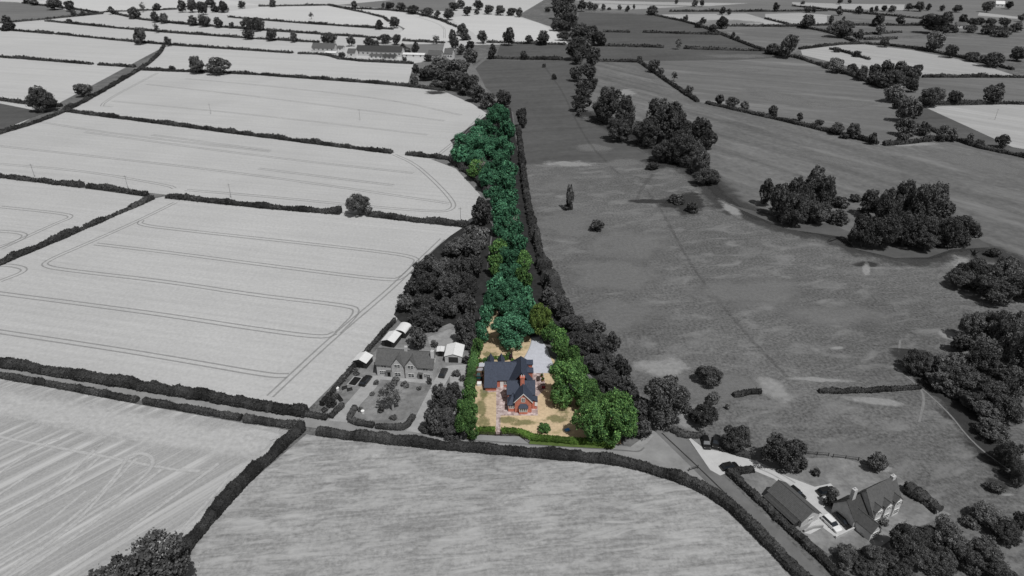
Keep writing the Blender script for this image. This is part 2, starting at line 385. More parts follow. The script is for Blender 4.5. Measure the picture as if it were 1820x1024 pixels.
sheet('crop_field', 'crop_right', [(1020, 0), (1180, 4), (1330, 6), (1260, 11), (1060, 6)])
sheet('crop_field', 'crop_right', [(1174, 26), (1326, 24), (1380, 40), (1400, 46), (1296, 46), (1235, 41)])
sheet('crop_field', 'crop_right', [(1360, 25), (1428, 23), (1474, 27), (1550, 40), (1449, 44), (1418, 46), (1360, 33)])
sheet('crop_field', 'crop_right', [(1408, 4), (1500, 7), (1608, 8), (1606, 18), (1520, 17), (1408, 10)])
sheet('crop_field', 'crop_right', [(1740, 22), (1816, 31), (1812, 34), (1738, 28)])
sheet('pasture_field', 'past_far', [(1470, 28), (1640, 40), (1650, 62), (1540, 70), (1470, 52)])
sheet('pasture_field', 'past_far', [(1652, 66), (1820, 62), (2100, 110), (1900, 115), (1760, 106), (1690, 98), (1600, 84), (1530, 75)])
sheet('crop_field', 'crop_right', [(1423, 89), (1517, 77), (1619, 89), (1715, 108), (1756, 119), (1812, 137), (1639, 137), (1600, 118), (1530, 124), (1487, 113), (1426, 98)])
sheet('pasture_field', 'past_far', [(1641, 138), (1830, 137), (2100, 150), (2100, 190), (1830, 183), (1632, 185), (1600, 180)])
sheet('pasture_field', 'past_dark', [(1632, 188), (1650, 190), (1790, 256), (1900, 300), (1700, 250), (1600, 215)])
sheet('crop_field', 'crop_right', [(1642, 190), (1824, 185), (2200, 200), (2200, 330), (1800, 262)])
# pale worn ground, dark scrub, and one cast shadow painted as a patch
for q in [(1045, 208, 26, 14), (1110, 166, 60, 20), (1700, 462, 70, 46), (1693, 462, 24, 26), (1540, 478, 22, 34), (1487, 619, 40, 10), (1690, 597, 70, 20, 'bare', .2), (1300, 372, 60, 24, 'bare', .6), (1375, 692, 100, 50, 'bare', .4), (1450, 675, 170, 12, 'bare', .05), (1560, 714, 180, 18, 'bare', .12),
          (1090, 490, 230, 90, 'bare_dim'), (1010, 400, 160, 70, 'bare_dim'), (1110, 560, 200, 80, 'bare_dim'), (1260, 690, 260, 70, 'bare_dim'), (1180, 655, 170, 50, 'bare'), (1010, 291, 130, 14, 'bare'), (1055, 263, 90, 20, 'bare_dim'), (1520, 805, 220, 60, 'bare_dim'), (1230, 745, 100, 80, 'bare'),
          (1120, 440, 200, 90, 'bare_dim'), (1000, 330, 120, 40, 'bare_dim'), (1330, 520, 300, 70, 'bare_dim'), (1480, 560, 260, 50, 'bare_dim'), (1110, 290, 120, 20, 'bare_dim'), (1290, 40, 150, 12, 'bare_dim'), (1310, 100, 160, 10, 'bare_dim'), (1390, 175, 160, 24, 'bare_dim', .2), (1500, 185, 130, 18, 'bare_dim'), (1320, 125, 130, 10, 'bare_dim'), (1180, 148, 70, 14, 'bare_dim', .4), (1740, 290, 240, 40, 'bare_dim', .2), (1480, 285, 160, 16, 'bare_dim', .2), (1610, 256, 160, 12, 'bare'), (1720, 172, 120, 14, 'bare_dim'),
          (1540, 470, 60, 14, 'scrub'), (490, 795, 60, 20, 'scrub'), (1200, 360, 80, 26, 'scrub'), (1225, 362, 70, 60, 'scrub'), (1160, 358, 110, 10, 'scrub'), (1190, 290, 120, 24, 'scrub'), (1775, 863, 60, 30, 'scrub', .3), (1790, 880, 40, 10, 'bare'), (1570, 835, 50, 20, 'bare'),
          (690, 690, 60, 50, 'scrub'), (640, 705, 50, 60, 'bare_dim'), (745, 705, 50, 60, 'bare'), (800, 600, 70, 40, 'bare'), (780, 622, 60, 20, 'scrub'), (1400, 830, 130, 30, 'bare_dim'), (1550, 940, 130, 40, 'bare'), (775, 165, 50, 9, 'scrub')]:  # last patch: a cast shadow painted dark on the crop field
    patch(*q)
ribbon('field_path', 'path', [(1600, 605), (1596, 640), (1625, 680), (1645, 702), (1634, 750)], 1.3)
ribbon('field_path', 'path_dark', [(1150, 340), (1180, 380), (1205, 430), (1240, 490), (1330, 600), (1400, 670)], 2.2)
ribbon('field_path', 'path_dark', [(1160, 310), (1140, 335), (1130, 360)], 3)
ribbon('field_path', 'path_dark', [(968, 118), (980, 136), (1000, 162), (1040, 250), (1100, 310)], 2.5)
# stream and its banks
STREAM = [(1035, 200), (1065, 212), (1130, 245), (1200, 285), (1255, 315), (1290, 362), (1350, 388), (1420, 408), (1495, 420), (1520, 440), (1600, 455), (1650, 455), (1690, 440), (1740, 440), (1790, 465), (1850, 480)]
ribbon('stream_bank', 'bank', STREAM, 26)
ribbon('stream', 'scrub', STREAM, 9)
sheet('stream_bank', 'past_dark', [(1290, 362), (1400, 392), (1480, 398), (1530, 425), (1660, 432), (1740, 425), (1760, 440), (1690, 444), (1650, 458), (1590, 459), (1520, 443), (1500, 422), (1400, 408)])
ribbon('stream', 'scrub', [(1610, 620), (1640, 665), (1680, 700), (1720, 745), (1760, 800), (1830, 860)], 14)
ribbon('field_path', 'path', [(1600, 660), (1680, 725), (1730, 790), (1800, 840)], .8)
# near fields
ZL[0] = .05
sheet('stubble_field', 'stubble', [(-500, 560), (-100, 652), (0, 672), (250, 720), (430, 752), (530, 768), (480, 818), (325, 990), (230, 1100), (-600, 1100)])
sheet('hay_field', 'hay', [(545, 772), (565, 776), (720, 793), (920, 811), (1060, 823), (1125, 832), (1180, 849), (1250, 876), (1300, 909), (1360, 970), (1400, 1010), (1500, 1120), (240, 1120), (325, 990), (430, 870)])
# roads
sheet('road_verge', 'verge', [(1120, 795), (1165, 762), (1238, 832), (1297, 891), (1400, 1010), (1460, 1080), (1420, 1060), (1360, 960), (1300, 900), (1250, 868), (1180, 842), (1125, 826), (900, 803), (900, 798)])
ribbon('straw_headland', 'swath', [(-200, 690), (0, 715), (200, 750), (360, 780), (480, 790)], 20)
ribbon('straw_headland', 'swath', [(440, 768), (500, 776), (480, 800), (400, 880), (330, 950)], 5)
ribbon('road', 'asphalt', [(-600, 555), (-100, 641), (0, 658), (250, 700), (460, 734), (575, 751), (700, 768), (800, 781), (860, 788), (950, 795), (1060, 802), (1136, 808), (1200, 822), (1245, 836)], 5.2)
sheet('road', 'asphalt', [(1128, 801), (1150, 788), (1166, 770), (1185, 770), (1250, 834), (1270, 850), (1235, 836), (1190, 824), (1120, 812)])
ribbon('road', 'asphalt2', [(1120, 700), (1150, 735), (1178, 762), (1255, 836), (1340, 920), (1425, 1008), (1520, 1110)], 5.0)
tracks([[(1176, 770), (1253, 842), (1338, 926), (1422, 1014)]], 'ditch', 0, .35, 'road_edge')
ribbon('lane', 'asphalt2', [(866, 102), (842, 120), (832, 138), (862, 168), (900, 190), (914, 235), (921, 300), (930, 370), (941, 430), (955, 495), (978, 555), (1022, 628), (1075, 690), (1125, 715), (1150, 745), (1165, 765)], 3.4)
ribbon('lane', 'asphalt2', [(584, 7), (681, 26), (695, 38), (722, 50), (722, 58), (695, 71)], 8)
sheet('layby', 'asphalt', [(828, 783), (842, 777), (855, 773), (884, 775.5), (922, 776), (940, 789), (938, 792), (860, 786)])
tracks([[(790, 778), (860, 784.5), (950, 791), (1110, 801), (1136, 804), (1145, 796)]], 'asphalt2', 0, .45, 'road_edge')
# cottages' plot (grey) and drives
sheet('garden_ground', 'garden_grey', [(575, 742), (640, 655), (705, 580), (760, 590), (800, 570), (845, 600), (838, 660), (815, 780), (770, 772), (720, 765), (622, 753)])
sheet('driveway', 'drive_grey', [(584, 748), (612, 722), (640, 690), (660, 668), (680, 668), (668, 690), (640, 720), (622, 740), (620, 752)])
sheet('driveway', 'drive_grey', [(722, 767), (737, 745), (752, 715), (770, 680), (785, 655), (800, 650), (800, 668), (782, 700), (765, 725), (752, 750), (750, 771)])
sheet('patio', 'drive_grey', [(664, 668), (770, 676), (770, 683), (664, 674)])
sheet('patio', 'drive_grey', [(800, 650), (832, 648), (828, 690), (800, 680)])
sheet('patio', 'verge', [(760, 600), (800, 585), (835, 610), (825, 620), (790, 625), (765, 620)])
# farmhouse plot lower right
sheet('garden_ground', 'garden_grey', [(1290, 838), (1380, 815), (1500, 815), (1560, 835), (1600, 850), (1660, 900), (1690, 915), (1600, 950), (1560, 975), (1470, 985), (1420, 945), (1350, 885)])
sheet('driveway', 'gravel_grey', [(1218, 772), (1250, 797), (1285, 804), (1312, 812), (1345, 820), (1400, 848), (1448, 866), (1476, 860), (1484, 868), (1472, 880), (1468, 895), (1494, 905), (1510, 912), (1530, 930), (1512, 945), (1486, 956), (1462, 938), (1440, 950), (1428, 948), (1452, 917), (1412, 882), (1376, 852), (1335, 835), (1312, 834), (1300, 838), (1280, 846), (1262, 836)])
tracks([[(1342, 827), (1375, 840), (1410, 862)]], 'drive_grey', .8, .4)
# property for sale: lawn, paving, gravel
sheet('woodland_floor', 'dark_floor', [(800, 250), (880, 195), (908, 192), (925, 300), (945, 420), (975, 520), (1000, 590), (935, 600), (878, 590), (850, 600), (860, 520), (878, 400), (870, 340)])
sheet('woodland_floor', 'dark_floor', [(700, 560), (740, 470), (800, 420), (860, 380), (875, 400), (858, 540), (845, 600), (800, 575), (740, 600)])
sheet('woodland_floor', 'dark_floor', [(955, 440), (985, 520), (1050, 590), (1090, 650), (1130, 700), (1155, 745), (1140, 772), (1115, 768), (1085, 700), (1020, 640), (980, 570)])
sheet('lawn', 'lawn', [(846, 602), (866, 552), (884, 552), (890, 590), (940, 598), (985, 640), (1000, 690), (1100, 755), (1104, 790), (1020, 786), (950, 781), (925, 771), (842, 771), (838, 680)])
sheet('gravel_drive', 'gravel_blue', [(946, 601), (960, 600), (972, 620), (986, 655), (975, 664), (942, 664), (925, 650), (928, 643), (938, 625), (944, 612)])
sheet('gravel_drive', 'gravel_blue', [(846, 647), (864, 644), (925, 646), (925, 655), (864, 660), (846, 660)])
sheet('patio', 'paving', [(942, 664), (966, 664), (970, 690), (955, 706), (956, 739.5), (890, 739.5), (882, 740), (882, 697), (858, 699), (858, 680), (905, 680), (940, 690)])
sheet('garden_path', 'paving', [(882, 738), (890, 738), (889, 773), (881.5, 773)])
sheet('grass_bank', 'green_bank', [(838, 777), (852, 768), (881, 769), (881, 773.5), (854, 772.5), (842, 778)])
sheet('grass_bank', 'green_bank', [(942, 784), (1000, 788), (1092, 795), (1090, 799), (1010, 795), (940, 790)])
tracks([[(944.5, 601), (944, 612), (938, 626), (928, 643)]], 'drive_grey', 0, .25, 'drive_edging')
for q in [(855, 725, 26, 40), (858, 752, 30, 30), (905, 748, 50, 16), (930, 752, 60, 14), (860, 700, 20, 26), (990, 745, 60, 20), (870, 630, 40, 12), (1000, 720, 40, 40)]: patch(*q, 'green_patch', 0, 'green_patch')
# tramlines and straw tracks
tracks([[(312, 360), (245, 393), (160, 431), (82, 464), (78, 474), (130, 482), (300, 501), (460, 526), (615, 543), (640, 552), (600, 592)],
        [(252, 392), (246, 400), (330, 410), (460, 424), (690, 449), (738, 458), (742, 466), (715, 495), (690, 499), (460, 470), (300, 449), (170, 434)],
        [(-100, 508), (0, 522), (150, 541), (300, 561), (460, 586), (575, 601), (596, 592)], [(-100, 575), (0, 590), (200, 620), (350, 645), (480, 668), (512, 668)],
        [(787, 425), (740, 470), (688, 520), (592, 600), (480, 705)],
        [(700, 275), (735, 290), (770, 320), (803, 355), (808, 370), (785, 378), (640, 366), (480, 350), (330, 338)],
        [(-50, 442), (0, 443), (100, 397), (130, 386), (115, 380), (0, 368)], [(-50, 408), (0, 411), (45, 415), (42, 424), (0, 443)], [(-60, 488), (0, 470), (40, 475), (45, 483), (0, 500)]])
tracks([[(-50, 255), (0, 260), (230, 285), (460, 312), (800, 362)], [(-50, 286), (0, 292), (150, 304), (300, 330), (310, 335)], [(150, 235), (460, 278), (735, 308)], [(460, 300), (700, 330)],
        [(856, 205), (820, 243), (780, 275)], [(280, 130), (170, 188), (200, 190)], [(330, 140), (500, 155), (700, 178), (820, 205)], [(200, 180), (460, 205), (760, 240)], [(260, 150), (460, 172), (790, 215)],
        [(280, 95), (250, 118)], [(740, 30), (790, 45), (790, 68)], [(270, 240), (480, 268)], [(60, 215), (200, 238), (480, 270)]], 'track', .9, .5)
ZS = lambda pts: [(x / (1812 / 460), 764 + y / (1812 / 460)) for x, y in pts]
tracks([ZS(q) for q in [[(-300, 490), (0, 300), (330, 80), (420, 60)], [(-200, 580), (0, 450), (230, 300)], [(-200, 740), (0, 620), (400, 400), (640, 160), (720, 90)], [(-200, 820), (0, 700), (450, 420), (700, 190)],
        [(0, 950), (400, 715), (760, 400), (890, 200)], [(100, 950), (500, 690), (830, 330), (960, 200)], [(30, 1024), (500, 680), (900, 420), (1070, 270), (1070, 190), (980, 160), (880, 195)],
        [(130, 1024), (700, 620), (1000, 380), (1130, 280)], [(420, 1024), (900, 700), (1530, 240)], [(1000, 960), (1180, 800), (1640, 300)], [(-200, 1010), (0, 870), (350, 640), (600, 430)],
        [(-100, 30), (200, 90), (700, 180), (1200, 280), (1400, 290)]]], 'swath', 0, .9)
tracks([ZS(q) for q in [[(-200, -205), (0, -165), (400, -90), (1000, 30), (1300, 90)], [(-200, -170), (0, -130), (500, -15), (1100, 75), (1500, 120)], [(930, -5), (1060, -35), (1140, 25), (1100, 65)], [(1190, -55), (1240, 0), (1200, 50)]]], 'swath', .9, .6)

# ------------------------------------------------------------------ hedges
def hedge(label, pts, h, wd, m='leaf_hedge', name='hedge', group=None, smooth=1, rough=.13):
    p = [Vector(at(x, y)[:2]) for x, y in pts]
    p = chaikin(p, smooth) if len(p) > 2 else p
    dist = min(depth((q.x, q.y, 0)) for q in p); st = max(.55, dist / 330)
    s = [p[0]]
    for a, b in zip(p[:-1], p[1:]):
        n = max(1, int((b - a).length / st))
        for i in range(1, n + 1): s.append(a.lerp(b, i / n))
    n = len(s); P = np.array([(q.x, q.y) for q in s]); D = np.gradient(P, axis=0) if n > 1 else np.zeros_like(P)
    D /= np.linalg.norm(D, axis=1, keepdims=True) + 1e-9; N = np.stack([-D[:, 1], D[:, 0]], 1)
    prof = np.array([(-.48, 0), (-.54, .45), (-.42, .88), (0, 1.0), (.42, .88), (.54, .45), (.48, 0)])
    k = len(prof)
    wob = 1 + rough * np.convolve(RNG.normal(size=n + 8), np.ones(5) / 5, 'same')[4:4 + n] * 1.6
    if h > 1.5 and dist > 90: wob *= 1 + .22 * np.clip(np.interp(np.arange(n), np.arange(0, n + 14, 7), np.cumsum(RNG.normal(size=len(np.arange(0, n + 14, 7)))) * 0 + RNG.normal(size=len(np.arange(0, n + 14, 7)))), -1.2, 1.8)
    wob2 = 1 + rough * np.convolve(RNG.normal(size=n + 8), np.ones(5) / 5, 'same')[4:4 + n] * 1.3
    off = prof[None, :, 0] * wd * wob2[:, None] * (1 + RNG.normal(size=(n, k)) * rough * .5)
    zz = prof[None, :, 1] * h * wob[:, None] * (1 + RNG.normal(size=(n, k)) * rough * .4)
    zz[:, 0] = zz[:, -1] = 0
    V = np.concatenate([P[:, None, :] + N[:, None, :] * off[..., None], zz[..., None]], 2)
    idx = np.arange(n * k).reshape(n, k)
    F = np.stack([idx[:-1, :-1], idx[1:, :-1], idx[1:, 1:], idx[:-1, 1:]], -1).reshape(-1, 4)
    faces = F.tolist() + [idx[0].tolist(), idx[-1][::-1].tolist()]
    L = n * st; ls = max(.20, min(1.1, dist / 720)); nl = int(min(26000, L * (2 * h + wd) / ls ** 2 * .95))
    i = RNG.integers(0, n - 1, nl); j = RNG.uniform(0.3, k - 1.3, nl); j0 = j.astype(int); f = (j - j0)[:, None]; g = RNG.random(nl)[:, None]
    C = (V[i, j0] * (1 - f) + V[i, j0 + 1] * f) * (1 - g) + (V[i + 1, j0] * (1 - f) + V[i + 1, j0 + 1] * f) * g
    C += RNG.normal(size=C.shape) * ls * np.array([.3, .3, .45])
    a = RNG.normal(size=(nl, 3)); a /= np.linalg.norm(a, axis=1, keepdims=True); b = np.cross(a, RNG.normal(size=(nl, 3))); b /= np.linalg.norm(b, axis=1, keepdims=True)
    sz = ls * RNG.uniform(.35, .75, (nl, 1)); a = a * sz; b = b * sz
    LV = np.stack([C - a - b, C + a - b * .7, C + a + b, C - a * .8 + b], 1).reshape(-1, 3); LV[:, 2] = np.maximum(LV[:, 2], .02)
    nb = n * k
    LF = (np.arange(nl * 4) + nb).reshape(-1, 4)
    org = P[n // 2]
    allv = np.concatenate([V.reshape(-1, 3), LV]); allv[:, :2] -= org
    hm = mesh(name, allv, faces + LF.tolist())
    slow = np.clip(.5 + np.convolve(RNG.normal(size=n + 12), np.ones(7) / 7, 'same')[6:6 + n] * .8, 0, 1)
    tn = np.concatenate([np.repeat(slow, k), np.repeat(np.clip(slow[i] + RNG.normal(size=nl) * .15, 0, 1), 4)])
    hm.attributes.new('tone', 'FLOAT', 'POINT').data.foreach_set('value', tn)
    o = link(name, hm, None, [M[m]])
    o.location = (org[0], org[1], 0)
    return tag(o, label, 'hedge', group)

HG = 'dark hedges between the fields'
hedge('tall dark hedge on field side of the road, curving past hay field to bottom edge', [(565, 771), (640, 780), (720, 789), (800, 797), (920, 807), (1060, 819), (1125, 828), (1180, 845), (1250, 872), (1300, 905), (1360, 965), (1400, 1005), (1480, 1085)], 2.2, 2.2, group=HG)
hedge('dark diagonal hedge dividing the striped stubble field from the mown hay field', [(537, 763), (480, 815), (420, 872), (360, 940), (325, 985), (290, 1030), (240, 1090)], 2.1, 2.6, group=HG)
hedge('low dark roadside hedge above stubble field, leftmost piece before the gap', [(-250, 625), (5, 671), (100, 687), (245, 714)], 1.5, 1.7, group=HG)
hedge('low dark roadside hedge above stubble field, middle piece between two gaps', [(258, 716), (350, 732), (430, 746)], 1.5, 1.7, group=HG)
hedge('low dark roadside hedge above stubble field, right piece ending at the diagonal hedge', [(436, 748), (490, 755), (540, 761)], 1.7, 2.0, group=HG)
hedge('long thick dark hedge between the road and the big tramlined crop field', [(-250, 607), (0, 648), (250, 689), (460, 724), (545, 738)], 2.1, 3.0, group=HG)
hedge('short clipped hedge along the road left of the cottages driveway', [(545, 739), (582, 745)], 1.4, 1.5, group='clipped hedges round the cottage gardens')
hedge('short clipped hedge running back from road beside the left cottage driveway', [(587, 744), (610, 722)], 1.3, 1.2, group='clipped hedges round the cottage gardens')
hedge('clipped hedge wrapping left corner of the cottage front garden', [(632, 727), (621, 744), (624, 752), (665, 759)], 1.3, 1.4, group='clipped hedges round the cottage gardens')
hedge('clipped hedge wrapping right corner of the cottage front garden', [(668, 760), (700, 763), (722, 763), (735, 742)], 1.3, 1.4, group='clipped hedges round the cottage gardens')
hedge('short clipped hedge by road under the tall dark tree beside red house', [(749, 762), (752, 768), (775, 772)], 1.3, 1.4, group='clipped hedges round the cottage gardens')
hedge('thin dark boundary hedge between crop field and the cottages long garden', [(572, 722), (605, 682), (640, 641), (672, 604), (702, 572)], 1.5, 1.1, group='clipped hedges round the cottage gardens')
for lab, pts in [
    ('long dark hedge crossing the pale crop fields to left of a gap', [(122, 199), (190, 208), (300, 222), (490, 247), (697, 273)]),
    ('short dark hedge right of the gap, reaching the green wood', [(722, 275), (760, 280), (802, 284)]),
    ('dark hedge at left edge above the smallest triangular crop field', [(-200, 290), (0, 315), (148, 333)]),
    ('thin dark hedge piece just left of the field corner gateway', [(157, 334), (210, 340), (262, 348)]),
    ('dark hedge running from field corner gateway to the lone round oak', [(298, 351), (460, 369), (606, 380)]),
    ('dark hedge running from the lone round oak to the wood', [(655, 384), (740, 394), (832, 403)]),
    ('dark diagonal hedge at the left edge, longest piece below gaps', [(-80, 505), (15, 464), (80, 437), (140, 411)]),
    ('low thin dark strip linking the gaps of the left diagonal hedge', [(140, 411), (186, 391), (232, 371)]),
    ('short dark diagonal hedge piece, middle of three at left', [(152, 405), (170, 398), (186, 391)]),
    ('short dark diagonal hedge piece nearest the field corner gateway', [(232, 371), (252, 362), (272, 354)]),
    ('long thick curved hedge climbing from left edge to the far crossroads of hedges', [(-100, 272), (0, 238), (60, 221), (120, 197), (170, 171), (255, 121), (280, 101), (292, 83)]),
    ('straight dark hedge at left edge under the twin pale stripes field', [(-150, 92), (0, 102), (165, 115)]),
    ('short hedge piece touching the curved hedge from the left', [(176, 116), (240, 120)]),
    ('dark hedge behind the small dark pasture at left edge', [(-100, 170), (0, 178), (50, 186), (110, 190)]),
    ('thin hedge below two round trees running right to the hamlet', [(255, 125), (300, 127), (440, 132), (520, 138), (700, 151), (790, 162)]),
    ('far thin hedge left of the leaning tree on the left', [(-80, 48), (25, 55), (95, 61)]),
    ('far hedge passing under the leaning tree towards the hamlet', [(100, 61), (168, 68), (292, 80), (460, 91), (520, 95)]),
    ('far thin hedge with sparse small tree on it, left of hamlet', [(82, 38), (241, 54), (460, 70), (567, 76)]),
    ('far hedge rising from left edge to a hedge junction', [(-40, 44), (27, 40), (183, 25)]),
    ('far hedge with a row of five round trees along it', [(203, 25), (269, 39), (460, 54), (668, 68)]),
    ('far hedge slanting down through the topmost left trees', [(40, 6), (183, 24)]),
    ('thin far hedge below the pair of small sparse trees', [(183, 22), (315, 17)]),
    ('thin far hedge under the pale field with single bush', [(406, 31), (511, 40), (699, 53)]),
    ('far roadside hedge winding down toward the hamlet', [(584, 10), (681, 30), (691, 39)]),
    ('thin far hedge along the top edge left of the winding road', [(460, 12), (584, 10)]),
    ('far hedge behind hamlet paddock under the pale curved field', [(716, 73), (790, 77)]),
    ('curved far hedge round the top of pale tramlined field', [(612, 15), (716, 20), (775, 33), (813, 49)]),
    ('dark hedge across pasture between the hamlet lane and stream trees', [(868, 104), (920, 106), (1000, 107)]),
    ('dark hedge across pasture right of the stream trees ending in a bush', [(1062, 109), (1100, 110), (1138, 111)]),
    ('far hedge below the two round trees beside the curved pale field', [(865, 76), (1005, 80)]),
    ('far hedge right of stream trees, before a small gap', [(1050, 81), (1180, 85)]),
    ('far hedge right of a small gap beyond the sparse hedgerow tree', [(1215, 87), (1357, 91)]),
    ('short thin far hedge inside dark pasture, left piece', [(1072, 57), (1120, 58)]),
    ('thin far hedge inside dark pasture, right piece', [(1142, 58), (1280, 62)]),
    ('dark curving hedge with spaced trees bounding stream meadow, upper half', [(1138, 112), (1180, 142), (1240, 182)]),
    ('dark hedge with spaced trees bounding stream meadow, lower half', [(1255, 184), (1310, 197), (1400, 217), (1560, 257)]),
    ('far slanting hedge from a round tree down to dark pasture corner', [(1165, 28), (1235, 43), (1280, 61), (1357, 91)]),
    ('tree lined hedge in front of the straw coloured right field', [(1360, 95), (1413, 102), (1461, 118), (1522, 138), (1571, 158)]),
    ('curving hedge behind the straw coloured right field', [(1420, 88), (1517, 77), (1600, 83), (1690, 99), (1800, 125)]),
    ('thin straight hedge below the straw coloured right field', [(1639, 138), (1820, 138), (2000, 142)]),
    ('dark hedge under a wide oak pair near right edge', [(1632, 186), (1820, 185), (2000, 190)]),
    ('short dark hedge curving from the meadow corner to right trees', [(1570, 259), (1640, 253), (1685, 246)]),
    ('dark hedge reaching the right edge below pale triangular field', [(1640, 225), (1715, 258), (1820, 280), (2000, 320)]),
    ('far hedge slanting below the pair of wide bushes', [(1360, 34), (1418, 48), (1475, 58), (1520, 76)]),
    ('thin far hedge behind the pair of wide bushes', [(1290, 47), (1418, 48), (1450, 45), (1640, 46)]),
    ('short far hedge, upper of two close pieces at right', [(1500, 64), (1602, 58)]),
    ('short far hedge, lower of two close pieces at right', [(1536, 71), (1594, 69)]),
    ('thick far hedge sloping across the top right fields', [(1408, 11), (1494, 21), (1640, 34)]),
    ('thin far hedge above the pale block field at upper right', [(1190, 21), (1360, 21), (1470, 20)]),
    ('hedge left of the striped block with dark scrub in the straw field', [(1475, 88), (1500, 93), (1545, 107)]),
    ('low alone dark hedge standing in the pasture near the big riverside trees', [(1455, 697), (1520, 698), (1635, 690)]),
    ('short dark hedge on the bare patch right of the round pasture bush', [(1303, 705), (1325, 700), (1352, 699)]),
    ('clipped dark hedge along the road in front of the slate farmhouse garage', [(1296, 840), (1320, 865), (1360, 901), (1410, 949), (1470, 1005), (1540, 1077)]),
    ('rounded clipped hedge beside two dark cars at the road junction', [(1196, 766), (1212, 776), (1235, 777), (1252, 776)]),
    ('curved clipped hedge below the first round tree by the drive', [(1286, 793), (1303, 804), (1332, 812)]),
    ('short clipped hedge ending at the dark gatepost by farmhouse drive', [(1301, 840), (1318, 839), (1338, 836)]),
    ('dark garden hedge running from the slate farmhouse to a trellis corner', [(1610, 872), (1640, 890), (1668, 912)])]:
    near = pts[0][1] > 300
    far = max(p[1] for p in pts) < 100
    hh = 1.9 if far else 1.2 if 'alone dark' in lab or 'bare patch' in lab else .8 if 'low thin' in lab else 1.05 if 'drive' in lab else 1.35 if 'clipped' in lab else 2.0
    hedge(lab, pts, hh, 3.2 if far else 1.3 if 'alone dark' in lab or 'bare patch' in lab else 1.7 if 'clipped' in lab else 2.6, group=HG, rough=.20)
hedge('tall overgrown dark hedge along the lane beside the green wood', [(921, 226), (925, 262), (930, 310), (937, 360), (949, 415), (964, 470)], 2.6, 2.6, group=HG, rough=.3)
hedge('taller dark scrub where the lane hedge widens toward the trees', [(964, 470), (974, 500), (990, 535)], 3.8, 4.2, group=HG, rough=.35)
hedge('dark scrubby hedge curving round the left foot of green wood', [(801, 284), (822, 300), (846, 318), (862, 336), (874, 352)], 3.2, 3.2, group=HG, rough=.3)
hedge('bright green front hedge left of the garden path', [(846, 769.5), (856, 767.5), (880, 768)], 1.3, 1.5, 'leaf_bright', group='bright green hedges before the red house', rough=.1)
hedge('bright green front hedge right of garden path, bending along the road', [(891, 768.5), (922, 769.5), (938, 777), (952, 781.5), (1000, 785), (1092, 792)], 1.3, 1.7, 'leaf_bright', group='bright green hedges before the red house', rough=.1)
hedge('tall green side hedge left of the red house', [(834, 712), (836, 690), (839, 665), (843, 640), (848, 614)], 2.6, 2.3, 'leaf_green', rough=.3)

